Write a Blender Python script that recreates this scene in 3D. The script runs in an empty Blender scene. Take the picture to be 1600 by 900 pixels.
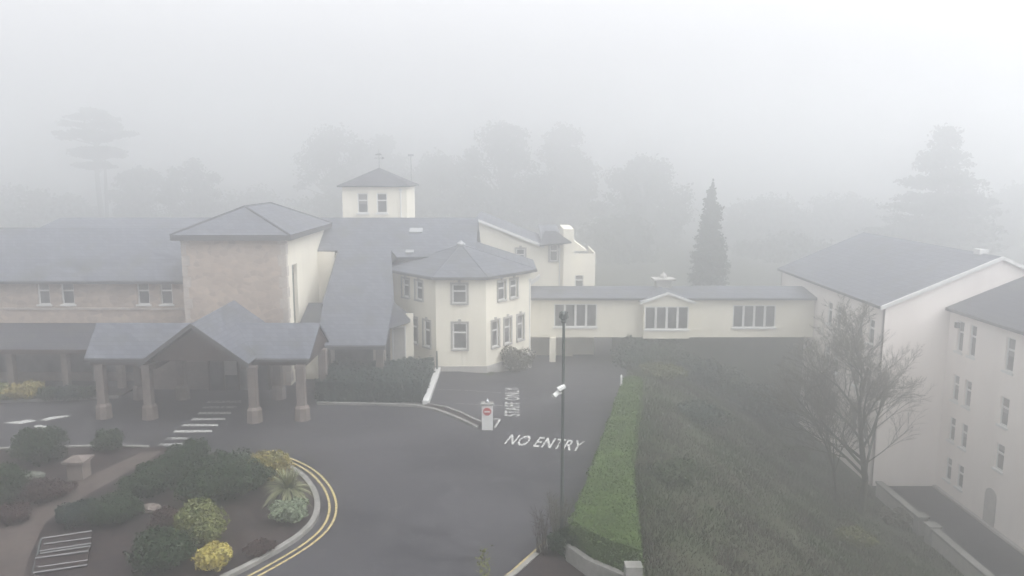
import bpy, math, random
from mathutils import Vector, noise as mnoise
import numpy as np

random.seed(7)
R = math.radians
SC = bpy.context.scene
COL = SC.collection

# ------------------------------------------------------------------ camera
CAM_H, FPX = 12.0, 1200.0
PITCH = math.atan(184 / FPX)
cam_d = bpy.data.cameras.new("camera")
cam_d.sensor_width = 36.0
cam_d.lens = 36.0 * FPX / 1600
cam_d.clip_end = 2000
cam = bpy.data.objects.new("camera", cam_d)
cam.location = (0, 0, CAM_H)
cam.rotation_euler = (math.pi / 2 - PITCH, 0, 0)
COL.objects.link(cam)
SC.camera = cam

# ------------------------------------------------------------------ sky, sun, exposure
SUN_EL, SUN_AZ = R(60), R(116)         # veiled sun, high above the fog
world = bpy.data.worlds.new("World")
SC.world = world
world.use_nodes = True
wn, wl = world.node_tree.nodes, world.node_tree.links
wn.clear()
sky = wn.new("ShaderNodeTexSky")
sky.sky_type = 'NISHITA'
sky.sun_disc = False
sky.sun_elevation = SUN_EL
sky.sun_rotation = SUN_AZ
sky.dust_density = 6.0
sky.air_density = 9.0
hs = wn.new("ShaderNodeHueSaturation")
hs.inputs["Saturation"].default_value = 0.04   # overcast: the cloud layer whitens the sky
bg = wn.new("ShaderNodeBackground")
bg.inputs["Strength"].default_value = 0.15
wo = wn.new("ShaderNodeOutputWorld")
wl.new(sky.outputs[0], hs.inputs["Color"])
tint = wn.new("ShaderNodeMix")
tint.data_type = 'RGBA'
tint.blend_type = 'MULTIPLY'
tint.inputs[0].default_value = 1.0
tint.inputs[7].default_value = (0.965, 0.985, 1.03, 1)
wl.new(hs.outputs[0], tint.inputs[6])
wl.new(tint.outputs[2], bg.inputs[0])
wl.new(bg.outputs[0], wo.inputs[0])
sun_d = bpy.data.lights.new("sun", 'SUN')
sun_d.energy = 0.9
sun_d.angle = R(70)
sun_d.color = (1.0, 0.985, 0.96)
sun = bpy.data.objects.new("sun", sun_d)
sdir = Vector((math.sin(SUN_AZ) * math.cos(SUN_EL), math.cos(SUN_AZ) * math.cos(SUN_EL), math.sin(SUN_EL)))
sun.rotation_euler = sdir.to_track_quat('Z', 'Y').to_euler()
sun.location = (10, -20, 60)
COL.objects.link(sun)
SC.view_settings.view_transform = 'Standard'
SC.view_settings.look = 'None'
SC.view_settings.gamma = 1.0
SC.view_settings.exposure = 0.94
SC.view_settings.use_curve_mapping = False
SC.render.engine = 'CYCLES'
SC.cycles.use_denoising = True
SC.cycles.max_bounces = 8
SC.cycles.diffuse_bounces = 3
SC.cycles.glossy_bounces = 2
SC.cycles.volume_bounces = 6
SC.cycles.transparent_max_bounces = 4
HAZE_DENSITY = 0.0174


# ------------------------------------------------------------------ picture measurements -> world points
def _ray(x, y):
    r, u = (x - 800) / FPX, (450 - y) / FPX
    return (r, math.cos(PITCH) + u * math.sin(PITCH), -math.sin(PITCH) + u * math.cos(PITCH))


def gz(x, y, z=0.0):
    a = _ray(x, y); t = (z - CAM_H) / a[2]
    return Vector((a[0] * t, a[1] * t, z))


def gy(x, y, Y):
    a = _ray(x, y); t = Y / a[1]
    return Vector((a[0] * t, Y, CAM_H + a[2] * t))


def gx(x, y, X):
    a = _ray(x, y); t = X / a[0]
    return Vector((X, a[1] * t, CAM_H + a[2] * t))


# ------------------------------------------------------------------ materials
def new_mat(name):
    m = bpy.data.materials.new(name)
    m.use_nodes = True
    nt = m.node_tree
    b = nt.nodes["Principled BSDF"]
    return m, nt, b


def _n(nt, t, **kw):
    n = nt.nodes.new(t)
    for k, v in kw.items():
        setattr(n, k, v)
    return n


def noise_node(nt, vec, scale, detail=4.0, rough=0.6):
    n = _n(nt, "ShaderNodeTexNoise")
    n.inputs["Scale"].default_value = scale
    n.inputs["Detail"].default_value = detail
    n.inputs["Roughness"].default_value = rough
    nt.links.new(vec, n.inputs["Vector"])
    return n.outputs["Fac"]


def ramp(nt, fac, a, b):
    n = _n(nt, "ShaderNodeMapRange")
    n.inputs["From Min"].default_value = a
    n.inputs["From Max"].default_value = b
    nt.links.new(fac, n.inputs["Value"])
    return n.outputs[0]


def mix(nt, fac, c1, c2, mode='MIX'):
    n = _n(nt, "ShaderNodeMix", data_type='RGBA', blend_type=mode)
    if isinstance(fac, (int, float)):
        n.inputs[0].default_value = fac
    else:
        nt.links.new(fac, n.inputs[0])
    for i, c in ((6, c1), (7, c2)):
        if isinstance(c, tuple):
            n.inputs[i].default_value = (*c, 1)
        else:
            nt.links.new(c, n.inputs[i])
    return n.outputs[2]


def bump(nt, b, h, strength, dist=0.02):
    n = _n(nt, "ShaderNodeBump")
    n.inputs["Strength"].default_value = strength
    n.inputs["Distance"].default_value = dist
    nt.links.new(h, n.inputs["Height"])
    nt.links.new(n.outputs[0], b.inputs["Normal"])


def objvec(nt, scale=(1, 1, 1)):
    g = _n(nt, "ShaderNodeNewGeometry")
    m = _n(nt, "ShaderNodeMapping")
    m.inputs["Scale"].default_value = scale
    nt.links.new(g.outputs["Position"], m.inputs["Vector"])
    return m.outputs[0]


def mat_mottled(name, c1, c2, scale=3.0, c3=None, scale3=0.4, lo=0.35, hi=0.65, rough=0.9, bumps=0.0, bscale=30, stretch=(1, 1, 1), spec=0.12):
    m, nt, b = new_mat(name)
    v = objvec(nt, stretch)
    col = mix(nt, ramp(nt, noise_node(nt, v, scale), lo, hi), c1, c2)
    if c3:
        col = mix(nt, ramp(nt, noise_node(nt, v, scale3, 5), 0.45, 0.72), col, c3)
    if 'render' in name:      # rain streaks and algae on the rendered walls
        vs = objvec(nt, (2.6, 2.6, 0.16))
        col = mix(nt, ramp(nt, noise_node(nt, vs, 1.6, 6, 0.65), 0.6, 0.95), col, tuple(k * f for k, f in zip(c3 or c2, (0.8, 0.81, 0.77))))
    nt.links.new(col, b.inputs["Base Color"])
    b.inputs["Roughness"].default_value = rough
    b.inputs["Specular IOR Level"].default_value = spec
    if bumps:
        bump(nt, b, noise_node(nt, v, bscale, 6), bumps)
    return m


def mat_slate(name, c1, c2, moss=(0.08, 0.084, 0.078)):
    m, nt, b = new_mat(name)
    v = objvec(nt)
    # courses: rows follow height on any slope, joints follow x+y
    sx = _n(nt, "ShaderNodeSeparateXYZ"); nt.links.new(v, sx.inputs[0])
    add = _n(nt, "ShaderNodeMath", operation='ADD')
    nt.links.new(sx.outputs[0], add.inputs[0]); nt.links.new(sx.outputs[1], add.inputs[1])
    cx = _n(nt, "ShaderNodeCombineXYZ")
    nt.links.new(add.outputs[0], cx.inputs[0]); nt.links.new(sx.outputs[2], cx.inputs[1])
    br = _n(nt, "ShaderNodeTexBrick")
    br.inputs["Scale"].default_value = 1.0
    br.inputs["Brick Width"].default_value = 0.3
    br.inputs["Row Height"].default_value = 0.16
    br.inputs["Mortar Size"].default_value = 0.008
    br.inputs["Color1"].default_value = (*c1, 1)
    br.inputs["Color2"].default_value = (*c2, 1)
    br.inputs["Mortar"].default_value = (c1[0] * .5, c1[1] * .5, c1[2] * .5, 1)
    nt.links.new(cx.outputs[0], br.inputs["Vector"])
    col = mix(nt, ramp(nt, noise_node(nt, v, 0.7, 6), 0.5, 0.75), br.outputs[0], moss)
    vs = objvec(nt, (2.2, 2.2, 0.25))
    col = mix(nt, ramp(nt, noise_node(nt, vs, 1.4, 5), 0.55, 0.8), col, tuple(k * 0.72 for k in c1))
    nt.links.new(col, b.inputs["Base Color"])
    b.inputs["Roughness"].default_value = 0.8
    b.inputs["Specular IOR Level"].default_value = 0.12
    bump(nt, b, br.outputs["Fac"], -0.4, 0.02)
    return m


def mat_rubble(name, c1, c2, mortar, scale=2.6):
    m, nt, b = new_mat(name)
    v = objvec(nt, (1, 1, 1.5))
    vo = _n(nt, "ShaderNodeTexVoronoi"); vo.inputs["Scale"].default_value = scale
    ve = _n(nt, "ShaderNodeTexVoronoi", feature='DISTANCE_TO_EDGE'); ve.inputs["Scale"].default_value = scale
    nt.links.new(v, vo.inputs["Vector"]); nt.links.new(v, ve.inputs["Vector"])
    sp = _n(nt, "ShaderNodeSeparateColor"); nt.links.new(vo.outputs["Color"], sp.inputs[0])
    col = mix(nt, sp.outputs[0], c1, c2)
    col = mix(nt, ramp(nt, ve.outputs["Distance"], 0.06, 0.02), col, mortar)
    col = mix(nt, ramp(nt, noise_node(nt, v, 0.5, 5), 0.5, 0.8), col, (c1[0] * .6, c1[1] * .6, c1[2] * .6))
    nt.links.new(col, b.inputs["Base Color"])
    b.inputs["Roughness"].default_value = 0.9
    bump(nt, b, ve.outputs["Distance"], 0.4, 0.03)
    return m


def mat_leaf(name, c1, c2, c3=None, rough=0.6):
    m, nt, b = new_mat(name)
    g = _n(nt, "ShaderNodeNewGeometry")
    col = mix(nt, g.outputs["Random Per Island"], c1, c2)
    v = objvec(nt)
    if c3:
        col = mix(nt, ramp(nt, noise_node(nt, v, 1.6, 3), 0.48, 0.68), col, c3)
    nt.links.new(col, b.inputs["Base Color"])
    b.inputs["Roughness"].default_value = rough
    b.inputs["Specular IOR Level"].default_value = 0.08
    return m


def mat_plain(name, c, rough=0.5, metal=0.0, var=0.12):
    m, nt, b = new_mat(name)
    v = objvec(nt)
    d = tuple(x * (1 - var) for x in c)
    nt.links.new(mix(nt, ramp(nt, noise_node(nt, v, 4), 0.35, 0.65), c, d), b.inputs["Base Color"])
    b.inputs["Roughness"].default_value = rough
    b.inputs["Metallic"].default_value = metal
    return m


def mat_worn(name, c, under, amount=0.5, scale=9):
    m, nt, b = new_mat(name)
    v = objvec(nt)
    nt.links.new(mix(nt, ramp(nt, noise_node(nt, v, scale, 6, 0.7), amount - 0.07, amount + 0.07), c, under), b.inputs["Base Color"])
    b.inputs["Roughness"].default_value = 0.8
    return m


def mat_asphalt():
    m, nt, b = new_mat("asphalt")
    v = objvec(nt)
    fine = mix(nt, ramp(nt, noise_node(nt, v, 40, 3), 0.3, 0.7), (0.043, 0.0415, 0.0455), (0.062, 0.0595, 0.064))
    col = mix(nt, ramp(nt, noise_node(nt, v, 0.22, 6, 0.65), 0.44, 0.6), fine, (0.034, 0.033, 0.0365))
    col = mix(nt, ramp(nt, noise_node(nt, v, 1.1, 6, 0.7), 0.55, 0.68), col, (0.068, 0.0655, 0.07))
    # damp tyre tracks / patches
    v2 = objvec(nt, (0.35, 1.4, 1))
    col = mix(nt, ramp(nt, noise_node(nt, v2, 0.5, 4), 0.58, 0.7), col, (0.034, 0.033, 0.0365))
    nt.links.new(col, b.inputs["Base Color"])
    rr = _n(nt, "ShaderNodeMapRange"); rr.inputs["To Min"].default_value = 0.7; rr.inputs["To Max"].default_value = 0.9
    nt.links.new(noise_node(nt, v2, 0.5, 4), rr.inputs["Value"]); nt.links.new(rr.outputs[0], b.inputs["Roughness"])
    b.inputs["Specular IOR Level"].default_value = 0.12
    bump(nt, b, noise_node(nt, v, 60, 3), 0.25, 0.01)
    return m


M = {}
M['asphalt'] = mat_asphalt()
M['ground'] = mat_mottled("ground_earth", (0.05, 0.06, 0.03), (0.075, 0.07, 0.045), 1.5, (0.04, 0.055, 0.025), 0.3, bumps=0.6, bscale=8)
M['bank'] = mat_mottled("bank_earth", (0.042, 0.048, 0.027), (0.05, 0.046, 0.034), 1.2, (0.038, 0.048, 0.025), 0.35, bumps=0.8, bscale=6)
M['soil'] = mat_mottled("bed_soil", (0.026, 0.02, 0.02), (0.043, 0.032, 0.03), 5, (0.02, 0.017, 0.018), 0.8, bumps=0.7, bscale=18)
M['path'] = mat_mottled("stone_path", (0.07, 0.056, 0.05), (0.095, 0.077, 0.068), 6, (0.05, 0.041, 0.038), 0.7, bumps=0.3, bscale=40)
M['kerb'] = mat_mottled("concrete_kerb", (0.27, 0.26, 0.245), (0.2, 0.195, 0.18), 5, (0.14, 0.14, 0.125), 1.2, bumps=0.3)
M['cream'] = mat_mottled("cream_render", (0.80, 0.755, 0.63), (0.765, 0.72, 0.60), 2.5, (0.68, 0.64, 0.535), 0.5, bumps=0.25, bscale=50, stretch=(1, 1, 0.35))
M['white_r'] = mat_mottled("pale_render", (0.86, 0.80, 0.75), (0.83, 0.77, 0.725), 2.5, (0.76, 0.70, 0.655), 0.45, bumps=0.25, bscale=50, stretch=(1, 1, 0.3))
M['plinth'] = mat_mottled("plinth_render", (0.42, 0.40, 0.37), (0.35, 0.34, 0.32), 3, bumps=0.3)
M['stone'] = mat_rubble("rubble_stone", (0.46, 0.375, 0.305), (0.30, 0.245, 0.205), (0.40, 0.335, 0.285))
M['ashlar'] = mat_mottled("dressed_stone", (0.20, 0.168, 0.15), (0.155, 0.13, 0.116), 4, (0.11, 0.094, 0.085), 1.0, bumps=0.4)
M['quoin'] = mat_mottled("quoin_stone", (0.48, 0.435, 0.385), (0.4, 0.36, 0.32), 4, (0.33, 0.3, 0.27), 1.0, bumps=0.3)
M['trim'] = mat_mottled("grey_stone_trim", (0.36, 0.345, 0.32), (0.31, 0.3, 0.28), 6, bumps=0.2)
M['slate'] = mat_slate("slate", (0.09, 0.097, 0.116), (0.145, 0.152, 0.173))
M['slate_d'] = mat_slate("dark_slate", (0.052, 0.054, 0.065), (0.07, 0.071, 0.083))
M['fascia'] = mat_plain("dark_fascia", (0.06, 0.058, 0.06), 0.6)
M['timber'] = mat_mottled("brown_boarding", (0.075, 0.055, 0.048), (0.05, 0.038, 0.034), 8, stretch=(4, 4, 0.4))
M['wpaint'] = mat_plain("white_paint", (0.66, 0.66, 0.635), 0.45, var=0.06)
M['glass'] = None
M['metal'] = mat_plain("galvanised_metal", (0.42, 0.43, 0.44), 0.4, 0.7)
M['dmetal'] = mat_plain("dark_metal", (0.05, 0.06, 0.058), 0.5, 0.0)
M['red'] = mat_plain("red_sign", (0.42, 0.03, 0.03), 0.4)
M['line_w'] = mat_worn("white_road_paint", (0.46, 0.455, 0.43), (0.1, 0.095, 0.095), 0.57)
M['line_old'] = mat_worn("worn_road_paint", (0.3, 0.295, 0.28), (0.075, 0.07, 0.072), 0.50, 5)
M['line_s'] = mat_worn("pale_road_paint", (0.4, 0.395, 0.375), (0.09, 0.085, 0.085), 0.56, 5)
M['line_f'] = mat_worn("faded_road_paint", (0.28, 0.28, 0.26), (0.075, 0.07, 0.072), 0.52, 5)
M['yellow'] = mat_worn("yellow_road_paint", (0.40, 0.32, 0.14), (0.12, 0.10, 0.07), 0.58, 6)
M['bark'] = mat_mottled("bark", (0.04, 0.04, 0.03), (0.026, 0.026, 0.02), 6, (0.045, 0.052, 0.026), 1.5, bumps=0.6, stretch=(1, 1, 0.4))
M['bark_d'] = mat_mottled("dark_bark", (0.06, 0.05, 0.042), (0.04, 0.035, 0.03), 6, bumps=0.6, stretch=(1, 1, 0.4))
M['underlink_shade'] = mat_mottled("underlink_shade_tone", (0.10, 0.105, 0.09), (0.075, 0.085, 0.065), 0.9, (0.06, 0.08, 0.05), 0.5, bumps=0.5, bscale=8)  # dark green-grey: shade under the corridor put into the colour
M['boulder'] = mat_mottled("boulder_stone", (0.13, 0.135, 0.12), (0.09, 0.095, 0.085), 3, (0.08, 0.09, 0.06), 1.5, bumps=0.7, bscale=8)
M['sky_pane'] = mat_plain("rooflight_panel", (0.36, 0.37, 0.37), 0.4)
M['nosing'] = mat_plain("pale_nosing", (0.22, 0.22, 0.22), 0.6)
M['blind'] = mat_plain("window_blind", (0.2, 0.195, 0.185), 0.8)


def mat_glass():
    m, nt, b = new_mat("window_glass")
    v = objvec(nt)
    nt.links.new(mix(nt, ramp(nt, noise_node(nt, v, 1.3, 3), 0.45, 0.62), (0.035, 0.038, 0.042), (0.10, 0.10, 0.10)), b.inputs["Base Color"])
    b.inputs["Roughness"].default_value = 0.08
    b.inputs["Specular IOR Level"].default_value = 0.6
    return m


M['glass'] = mat_glass()
def mat_bank_blades():
    m, nt, b = new_mat("rough_grass_blades")
    g = _n(nt, "ShaderNodeNewGeometry")
    v = objvec(nt)
    green = mix(nt, g.outputs["Random Per Island"], (0.038, 0.052, 0.024), (0.046, 0.06, 0.028))
    brown = mix(nt, g.outputs["Random Per Island"], (0.046, 0.040, 0.033), (0.055, 0.047, 0.039))
    col = mix(nt, ramp(nt, noise_node(nt, v, 0.42, 4, 0.6), 0.42, 0.58), brown, green)
    nt.links.new(col, b.inputs["Base Color"])
    b.inputs["Roughness"].default_value = 0.8
    b.inputs["Specular IOR Level"].default_value = 0.06
    return m


LEAF = {
    'dark': mat_leaf("dark_leaves", (0.012, 0.026, 0.010), (0.026, 0.043, 0.019)),
    'blue': mat_leaf("bluish_dark_leaves", (0.014, 0.028, 0.022), (0.026, 0.041, 0.032)),
    'olive': mat_leaf("olive_leaves", (0.10, 0.115, 0.04), (0.16, 0.165, 0.06), (0.09, 0.11, 0.04)),
    'yellow': mat_leaf("golden_leaves", (0.30, 0.25, 0.06), (0.46, 0.38, 0.11), (0.25, 0.23, 0.07)),
    'gold': mat_leaf("dull_gold_leaves", (0.19, 0.16, 0.045), (0.30, 0.24, 0.075), (0.12, 0.125, 0.045)),
    'grey': mat_leaf("grey_green_leaves", (0.12, 0.155, 0.095), (0.19, 0.22, 0.145)),
    'blade': mat_leaf("strap_leaves", (0.11, 0.13, 0.065), (0.27, 0.27, 0.16)),
    'purple': mat_leaf("reddish_leaves", (0.035, 0.022, 0.022), (0.055, 0.033, 0.03)),
    'hedge': mat_leaf("bright_hedge_leaves", (0.058, 0.09, 0.026), (0.078, 0.115, 0.035), (0.062, 0.10, 0.029)),
    'bank': mat_bank_blades(),
    'conifer': mat_leaf("conifer_needles", (0.02, 0.034, 0.02), (0.038, 0.052, 0.03)),
    'twig': mat_leaf("winter_twigs", (0.07, 0.067, 0.05), (0.11, 0.104, 0.075)),
    'purple2': mat_leaf("brownish_leaves", (0.05, 0.047, 0.03), (0.085, 0.078, 0.05)),
    'olive2': mat_leaf("mossy_leaves", (0.065, 0.072, 0.028), (0.10, 0.10, 0.04)),
    'moss': mat_leaf("mossy_tuft_leaves", (0.11, 0.13, 0.035), (0.17, 0.17, 0.05)),
}


# ------------------------------------------------------------------ mesh helpers
class MB:
    def __init__(s):
        s.v, s.f = [], []

    def poly(s, pts):
        i = len(s.v)
        s.v += [tuple(p) for p in pts]
        s.f.append(tuple(range(i, i + len(pts))))

    def prism(s, pts, off):
        """closed prism: polygon pts pushed along vector off"""
        i, n = len(s.v), len(pts)
        off = Vector(off)
        s.v += [tuple(p) for p in pts]
        s.v += [tuple(Vector(p) + off) for p in pts]
        s.f.append(tuple(range(i + n - 1, i - 1, -1)))
        s.f.append(tuple(range(i + n, i + 2 * n)))
        for k in range(n):
            a, b = i + k, i + (k + 1) % n
            s.f.append((a, b, b + n, a + n))

    def box(s, x0, x1, y0, y1, z0, z1):
        s.prism([(x0, y0, z0), (x1, y0, z0), (x1, y1, z0), (x0, y1, z0)], (0, 0, z1 - z0))

    def obox(s, O, U, N, u0, u1, n0, n1, z0, z1):
        O, U, N = Vector(O), Vector(U), Vector(N)
        p = lambda u, n: (O.x + U.x * u + N.x * n, O.y + U.y * u + N.y * n, z0)
        s.prism([p(u0, n0), p(u1, n0), p(u1, n1), p(u0, n1)], (0, 0, z1 - z0))

    def roof(s, pts, th=0.14):
        P = [Vector(p) for p in pts]
        n = (P[1] - P[0]).cross(P[2] - P[0]).normalized()
        if n.z < 0:
            n = -n
        s.prism(pts, -n * th)

    def tube(s, pts, rad, k=6, cap=True):
        P = [Vector(p) for p in pts]
        base = len(s.v)
        up = None
        for j, p in enumerate(P):
            d = (P[min(j + 1, len(P) - 1)] - P[max(j - 1, 0)])
            d = d.normalized() if d.length > 1e-9 else Vector((0, 0, 1))
            if up is None:
                up = Vector((1, 0, 0)) if abs(d.x) < 0.8 else Vector((0, 1, 0))
            a = (up - d * up.dot(d)).normalized()
            up = a
            b = d.cross(a)
            for q in range(k):
                t = 2 * math.pi * q / k
                s.v.append(tuple(p + (a * math.cos(t) + b * math.sin(t)) * rad[j]))
        for j in range(len(P) - 1):
            for q in range(k):
                a0, a1 = base + j * k + q, base + j * k + (q + 1) % k
                s.f.append((a0, a1, a1 + k, a0 + k))
        if cap:
            s.f.append(tuple(base + q for q in range(k - 1, -1, -1)))
            e = base + (len(P) - 1) * k
            s.f.append(tuple(e + q for q in range(k)))

    def lathe(s, c, prof, k=12):
        c = Vector(c)
        s.tube([c + Vector((0, 0, z)) for r, z in prof], [r for r, z in prof], k)

    def strip(s, pts, w, z=0.0, th=None):
        """flat strip along 2D path"""
        L, Rr = offset_path(pts, w / 2), offset_path(pts, -w / 2)
        for a in range(len(pts) - 1):
            q = [(Rr[a][0], Rr[a][1], z), (Rr[a + 1][0], Rr[a + 1][1], z), (L[a + 1][0], L[a + 1][1], z), (L[a][0], L[a][1], z)]
            if th is None:
                s.poly(q)
        if th is not None:
            i = len(s.v); n = len(pts)
            for a in range(n):
                for (p, zz) in ((Rr[a], z), (L[a], z), (L[a], z + th), (Rr[a], z + th)):
                    s.v.append((p[0], p[1], zz))
            for a in range(n - 1):
                for q in range(4):
                    b0, b1 = i + a * 4 + q, i + a * 4 + (q + 1) % 4
                    s.f.append((b0, b0 + 4, b1 + 4, b1))
            s.f.append((i, i + 1, i + 2, i + 3))
            e = i + (n - 1) * 4
            s.f.append((e + 3, e + 2, e + 1, e))


def offset_path(pts, d):
    out = []
    n = len(pts)
    for i in range(n):
        a, b = Vector(pts[max(i - 1, 0)][:2]), Vector(pts[min(i + 1, n - 1)][:2])
        t = (b - a).normalized()
        out.append((pts[i][0] - t.y * d, pts[i][1] + t.x * d))
    return out


WORLD = {}


def wloc(o):
    return WORLD.get(o.name, Vector((0, 0, 0))) if o else Vector((0, 0, 0))


def link_mesh(name, me, mat, parent=None):
    o = bpy.data.objects.new(name, me)
    COL.objects.link(o)
    if mat:
        me.materials.append(mat)
    if parent:
        o.parent = parent
    WORLD[o.name] = wloc(parent)
    return o


def obj(name, mb, mat, parent=None, smooth=False):
    o_ = wloc(parent)
    me = bpy.data.meshes.new(name)
    me.from_pydata([(v[0] - o_.x, v[1] - o_.y, v[2] - o_.z) for v in mb.v], [], mb.f)
    me.validate()
    if smooth:
        me.shade_smooth()
    return link_mesh(name, me, mat, parent)


def obj_np(name, V, Fc, mat, parent=None):
    """many quads fast: V (n,3), Fc (m,4)"""
    o_ = wloc(parent)
    me = bpy.data.meshes.new(name)
    V = V - np.array(o_[:])
    me.vertices.add(len(V)); me.vertices.foreach_set("co", V.astype(np.float32).ravel())
    m, k = Fc.shape
    me.loops.add(m * k); me.loops.foreach_set("vertex_index", Fc.astype(np.int32).ravel())
    me.polygons.add(m); me.polygons.foreach_set("loop_start", np.arange(0, m * k, k, dtype=np.int32))
    me.update(calc_edges=True)
    return link_mesh(name, me, mat, parent)


def thing(name, label, cat, loc=(0, 0, 0), group=None):
    o = bpy.data.objects.new(name, None)
    COL.objects.link(o)
    o.location = loc
    o.empty_display_size = 0.2
    tag(o, label, cat, group)
    WORLD[o.name] = Vector(loc)
    return o


def tag(o, label, cat, group=None):
    o['label'] = label
    o['category'] = cat
    if group:
        o['group'] = group
    return o


def struct(o, label=None, kind='structure'):
    o['kind'] = kind
    if label:
        o['label'] = label
    return o


# ---- leaves
RNG = np.random.default_rng(11)


def leaf_quads(C, size, elong=1.5, normals=None, jitter=1.0):
    n = len(C)
    d = RNG.normal(size=(n, 3))
    if normals is not None:
        d = normals + d * jitter * 0.6
    d /= np.linalg.norm(d, axis=1, keepdims=True) + 1e-9
    t = RNG.normal(size=(n, 3))
    a = np.cross(d, t); a /= np.linalg.norm(a, axis=1, keepdims=True) + 1e-9
    b = np.cross(d, a)
    s = size * RNG.uniform(0.6, 1.35, size=(n, 1))
    a = a * s * elong * 0.5; b = b * s * 0.5
    V = np.stack([C - a, C + b * 0.9 - a * 0.1, C + a, C - b * 0.9 - a * 0.1], axis=1).reshape(-1, 3)
    Fc = np.arange(4 * n).reshape(n, 4)
    return V, Fc


def blob_points(blobs, n, shell=0.55, lump=0.25, floor=None):
    """points spread in the outer part of a set of lumpy ellipsoids (cx,cy,cz,rx,ry,rz)"""
    B = np.array(blobs, float)
    w = (B[:, 3] * B[:, 4] + B[:, 4] * B[:, 5] + B[:, 3] * B[:, 5]); w /= w.sum()
    k = RNG.choice(len(B), size=n, p=w)
    d = RNG.normal(size=(n, 3)); d /= np.linalg.norm(d, axis=1, keepdims=True)
    r = shell + (1 - shell) * RNG.uniform(0, 1, size=(n, 1)) ** 0.5
    ph = B[k, 0:1] * 7.1
    lum = 1 + lump * (np.sin(d[:, 0:1] * 5 + ph) * np.sin(d[:, 1:2] * 4.3 + ph * 1.7) + 0.5 * np.sin(d[:, 2:3] * 7 + d[:, 0:1] * 6 + ph))
    P = B[k, :3] + d * r * lum * B[k, 3:6]
    nrm = d / B[k, 3:6]; nrm /= np.linalg.norm(nrm, axis=1, keepdims=True)
    if floor is not None:
        keep = P[:, 2] > floor
        P, nrm = P[keep], nrm[keep]
    return P, nrm


def sub_blobs(c, r, n, seed=0, up=0.3, sz=(0.35, 0.6)):
    rr = random.Random(seed)
    out = []
    for i in range(n):
        a = rr.uniform(0, 2 * math.pi); h = rr.uniform(-0.5, 0.9); q = rr.uniform(0.35, 0.75)
        s = rr.uniform(*sz)
        out.append((c[0] + math.cos(a) * r[0] * q * math.sqrt(max(0, 1 - h * h * .7)), c[1] + math.sin(a) * r[1] * q * math.sqrt(max(0, 1 - h * h * .7)), c[2] + h * r[2] * 0.6 * (1 if h > 0 else 1), r[0] * s, r[1] * s, r[2] * s))
    return out


# ------------------------------------------------------------------ ground
def sstep(a, b, x):
    t = max(0.0, min(1.0, (x - a) / (b - a)))
    return t * t * (3 - 2 * t)


def hedge_right(y):
    return 3.75 + (y - 20) * 0.158


LOW = -6.5


def h(x, y):
    rmp = -1.7 * sstep(42, 57, y) if x > -1 else 0.0
    e = hedge_right(min(y, 62)) + 0.3
    t = max(0.0, min(1.0, (x - e) / (20.2 - e)))
    t = 0.5 * t + 0.5 * t * t * (3 - 2 * t)
    z = rmp + (LOW - rmp) * t
    if y > 75:
        z += (-2.0 - z) * sstep(75, 100, y)
    return z


def axis(a, b, lo, hi, fine, coarse):
    out = []
    x = a
    while x < b:
        out.append(x)
        x += fine if lo <= x < hi else coarse
    out.append(b)
    return out


xs = axis(-240, 240, -34, 36, 0.7, 6)
ys = axis(-50, 350, 12, 70, 0.7, 6)
g = MB()
for yy in ys:
    for xx in xs:
        z = h(xx, yy)
        if xx < hedge_right(min(yy, 62)) + 0.1:
            z -= 0.09
        elif 2 < xx < 20 and 12 < yy < 62:
            z += 0.10 * mnoise.noise(Vector((xx * 0.6, yy * 0.6, 0))) * min(1, (xx - hedge_right(yy)) / 2)
        g.v.append((xx, yy, z))
W = len(xs)
for j in range(len(ys) - 1):
    for i in range(W - 1):
        a = j * W + i
        g.f.append((a, a + 1, a + W + 1, a + W))
o = obj("ground", g, M['bank'], smooth=True)
struct(o)

# asphalt: one sheet over the forecourt and down the ramp below the link
g = MB()
rx = lambda y: hedge_right(min(y, 62)) - (1.35 if y < 40 else 0.7)
yy = 12.0
rows = []
while yy <= 62:
    x1 = rx(yy)
    rows.append([(-60 + (x1 + 60) * (1 - (1 - k / 40) ** 2.2), yy) for k in range(41)])
    yy += 0.5
for r_ in rows:
    for (x, y) in r_:
        g.v.append((x, y, (-1.7 * sstep(42, 57, y) if x > -1 else (-1.7 * sstep(42, 57, y)) * sstep(-3, -1, x))))
for j in range(len(rows) - 1):
    for k in range(40):
        a = j * 41 + k
        g.f.append((a, a + 1, a + 42, a + 41))
struct(obj("road", g, M['asphalt'], smooth=True))

# kerb along hedge side
kp = [(rx(y) + 0.05, y) for y in (24.6, 27, 30, 33, 36, 39)]
kerb = MB(); kerb.strip(kp, 0.12, 0.0, 0.06)
struct(obj("road_kerb", kerb, M['kerb']))

# ------------------------------------------------------------------ planted island on the left with its kerb and double yellow lines
outer = [gz(x, y) for x, y in ((372, 704), (405, 706), (440, 712), (470, 723), (495, 738), (513, 757), (522, 774), (525.5, 792), (522, 811), (510, 830), (490, 848), (465, 865), (438, 881), (402, 901), (360, 922), (310, 946))]


def smooth_path(p, n=4):
    out = []
    P = [Vector(q[:2]) for q in p]
    for i in range(len(P) - 1):
        p0, p1, p2, p3 = P[max(i - 1, 0)], P[i], P[i + 1], P[min(i + 2, len(P) - 1)]
        for k in range(n):
            t = k / n
            out.append(0.5 * ((2 * p1) + (p2 - p0) * t + (2 * p0 - 5 * p1 + 4 * p2 - p3) * t * t + (3 * p1 - p0 - 3 * p2 + p3) * t ** 3))
    out.append(P[-1])
    return [(q.x, q.y) for q in out]


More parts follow.
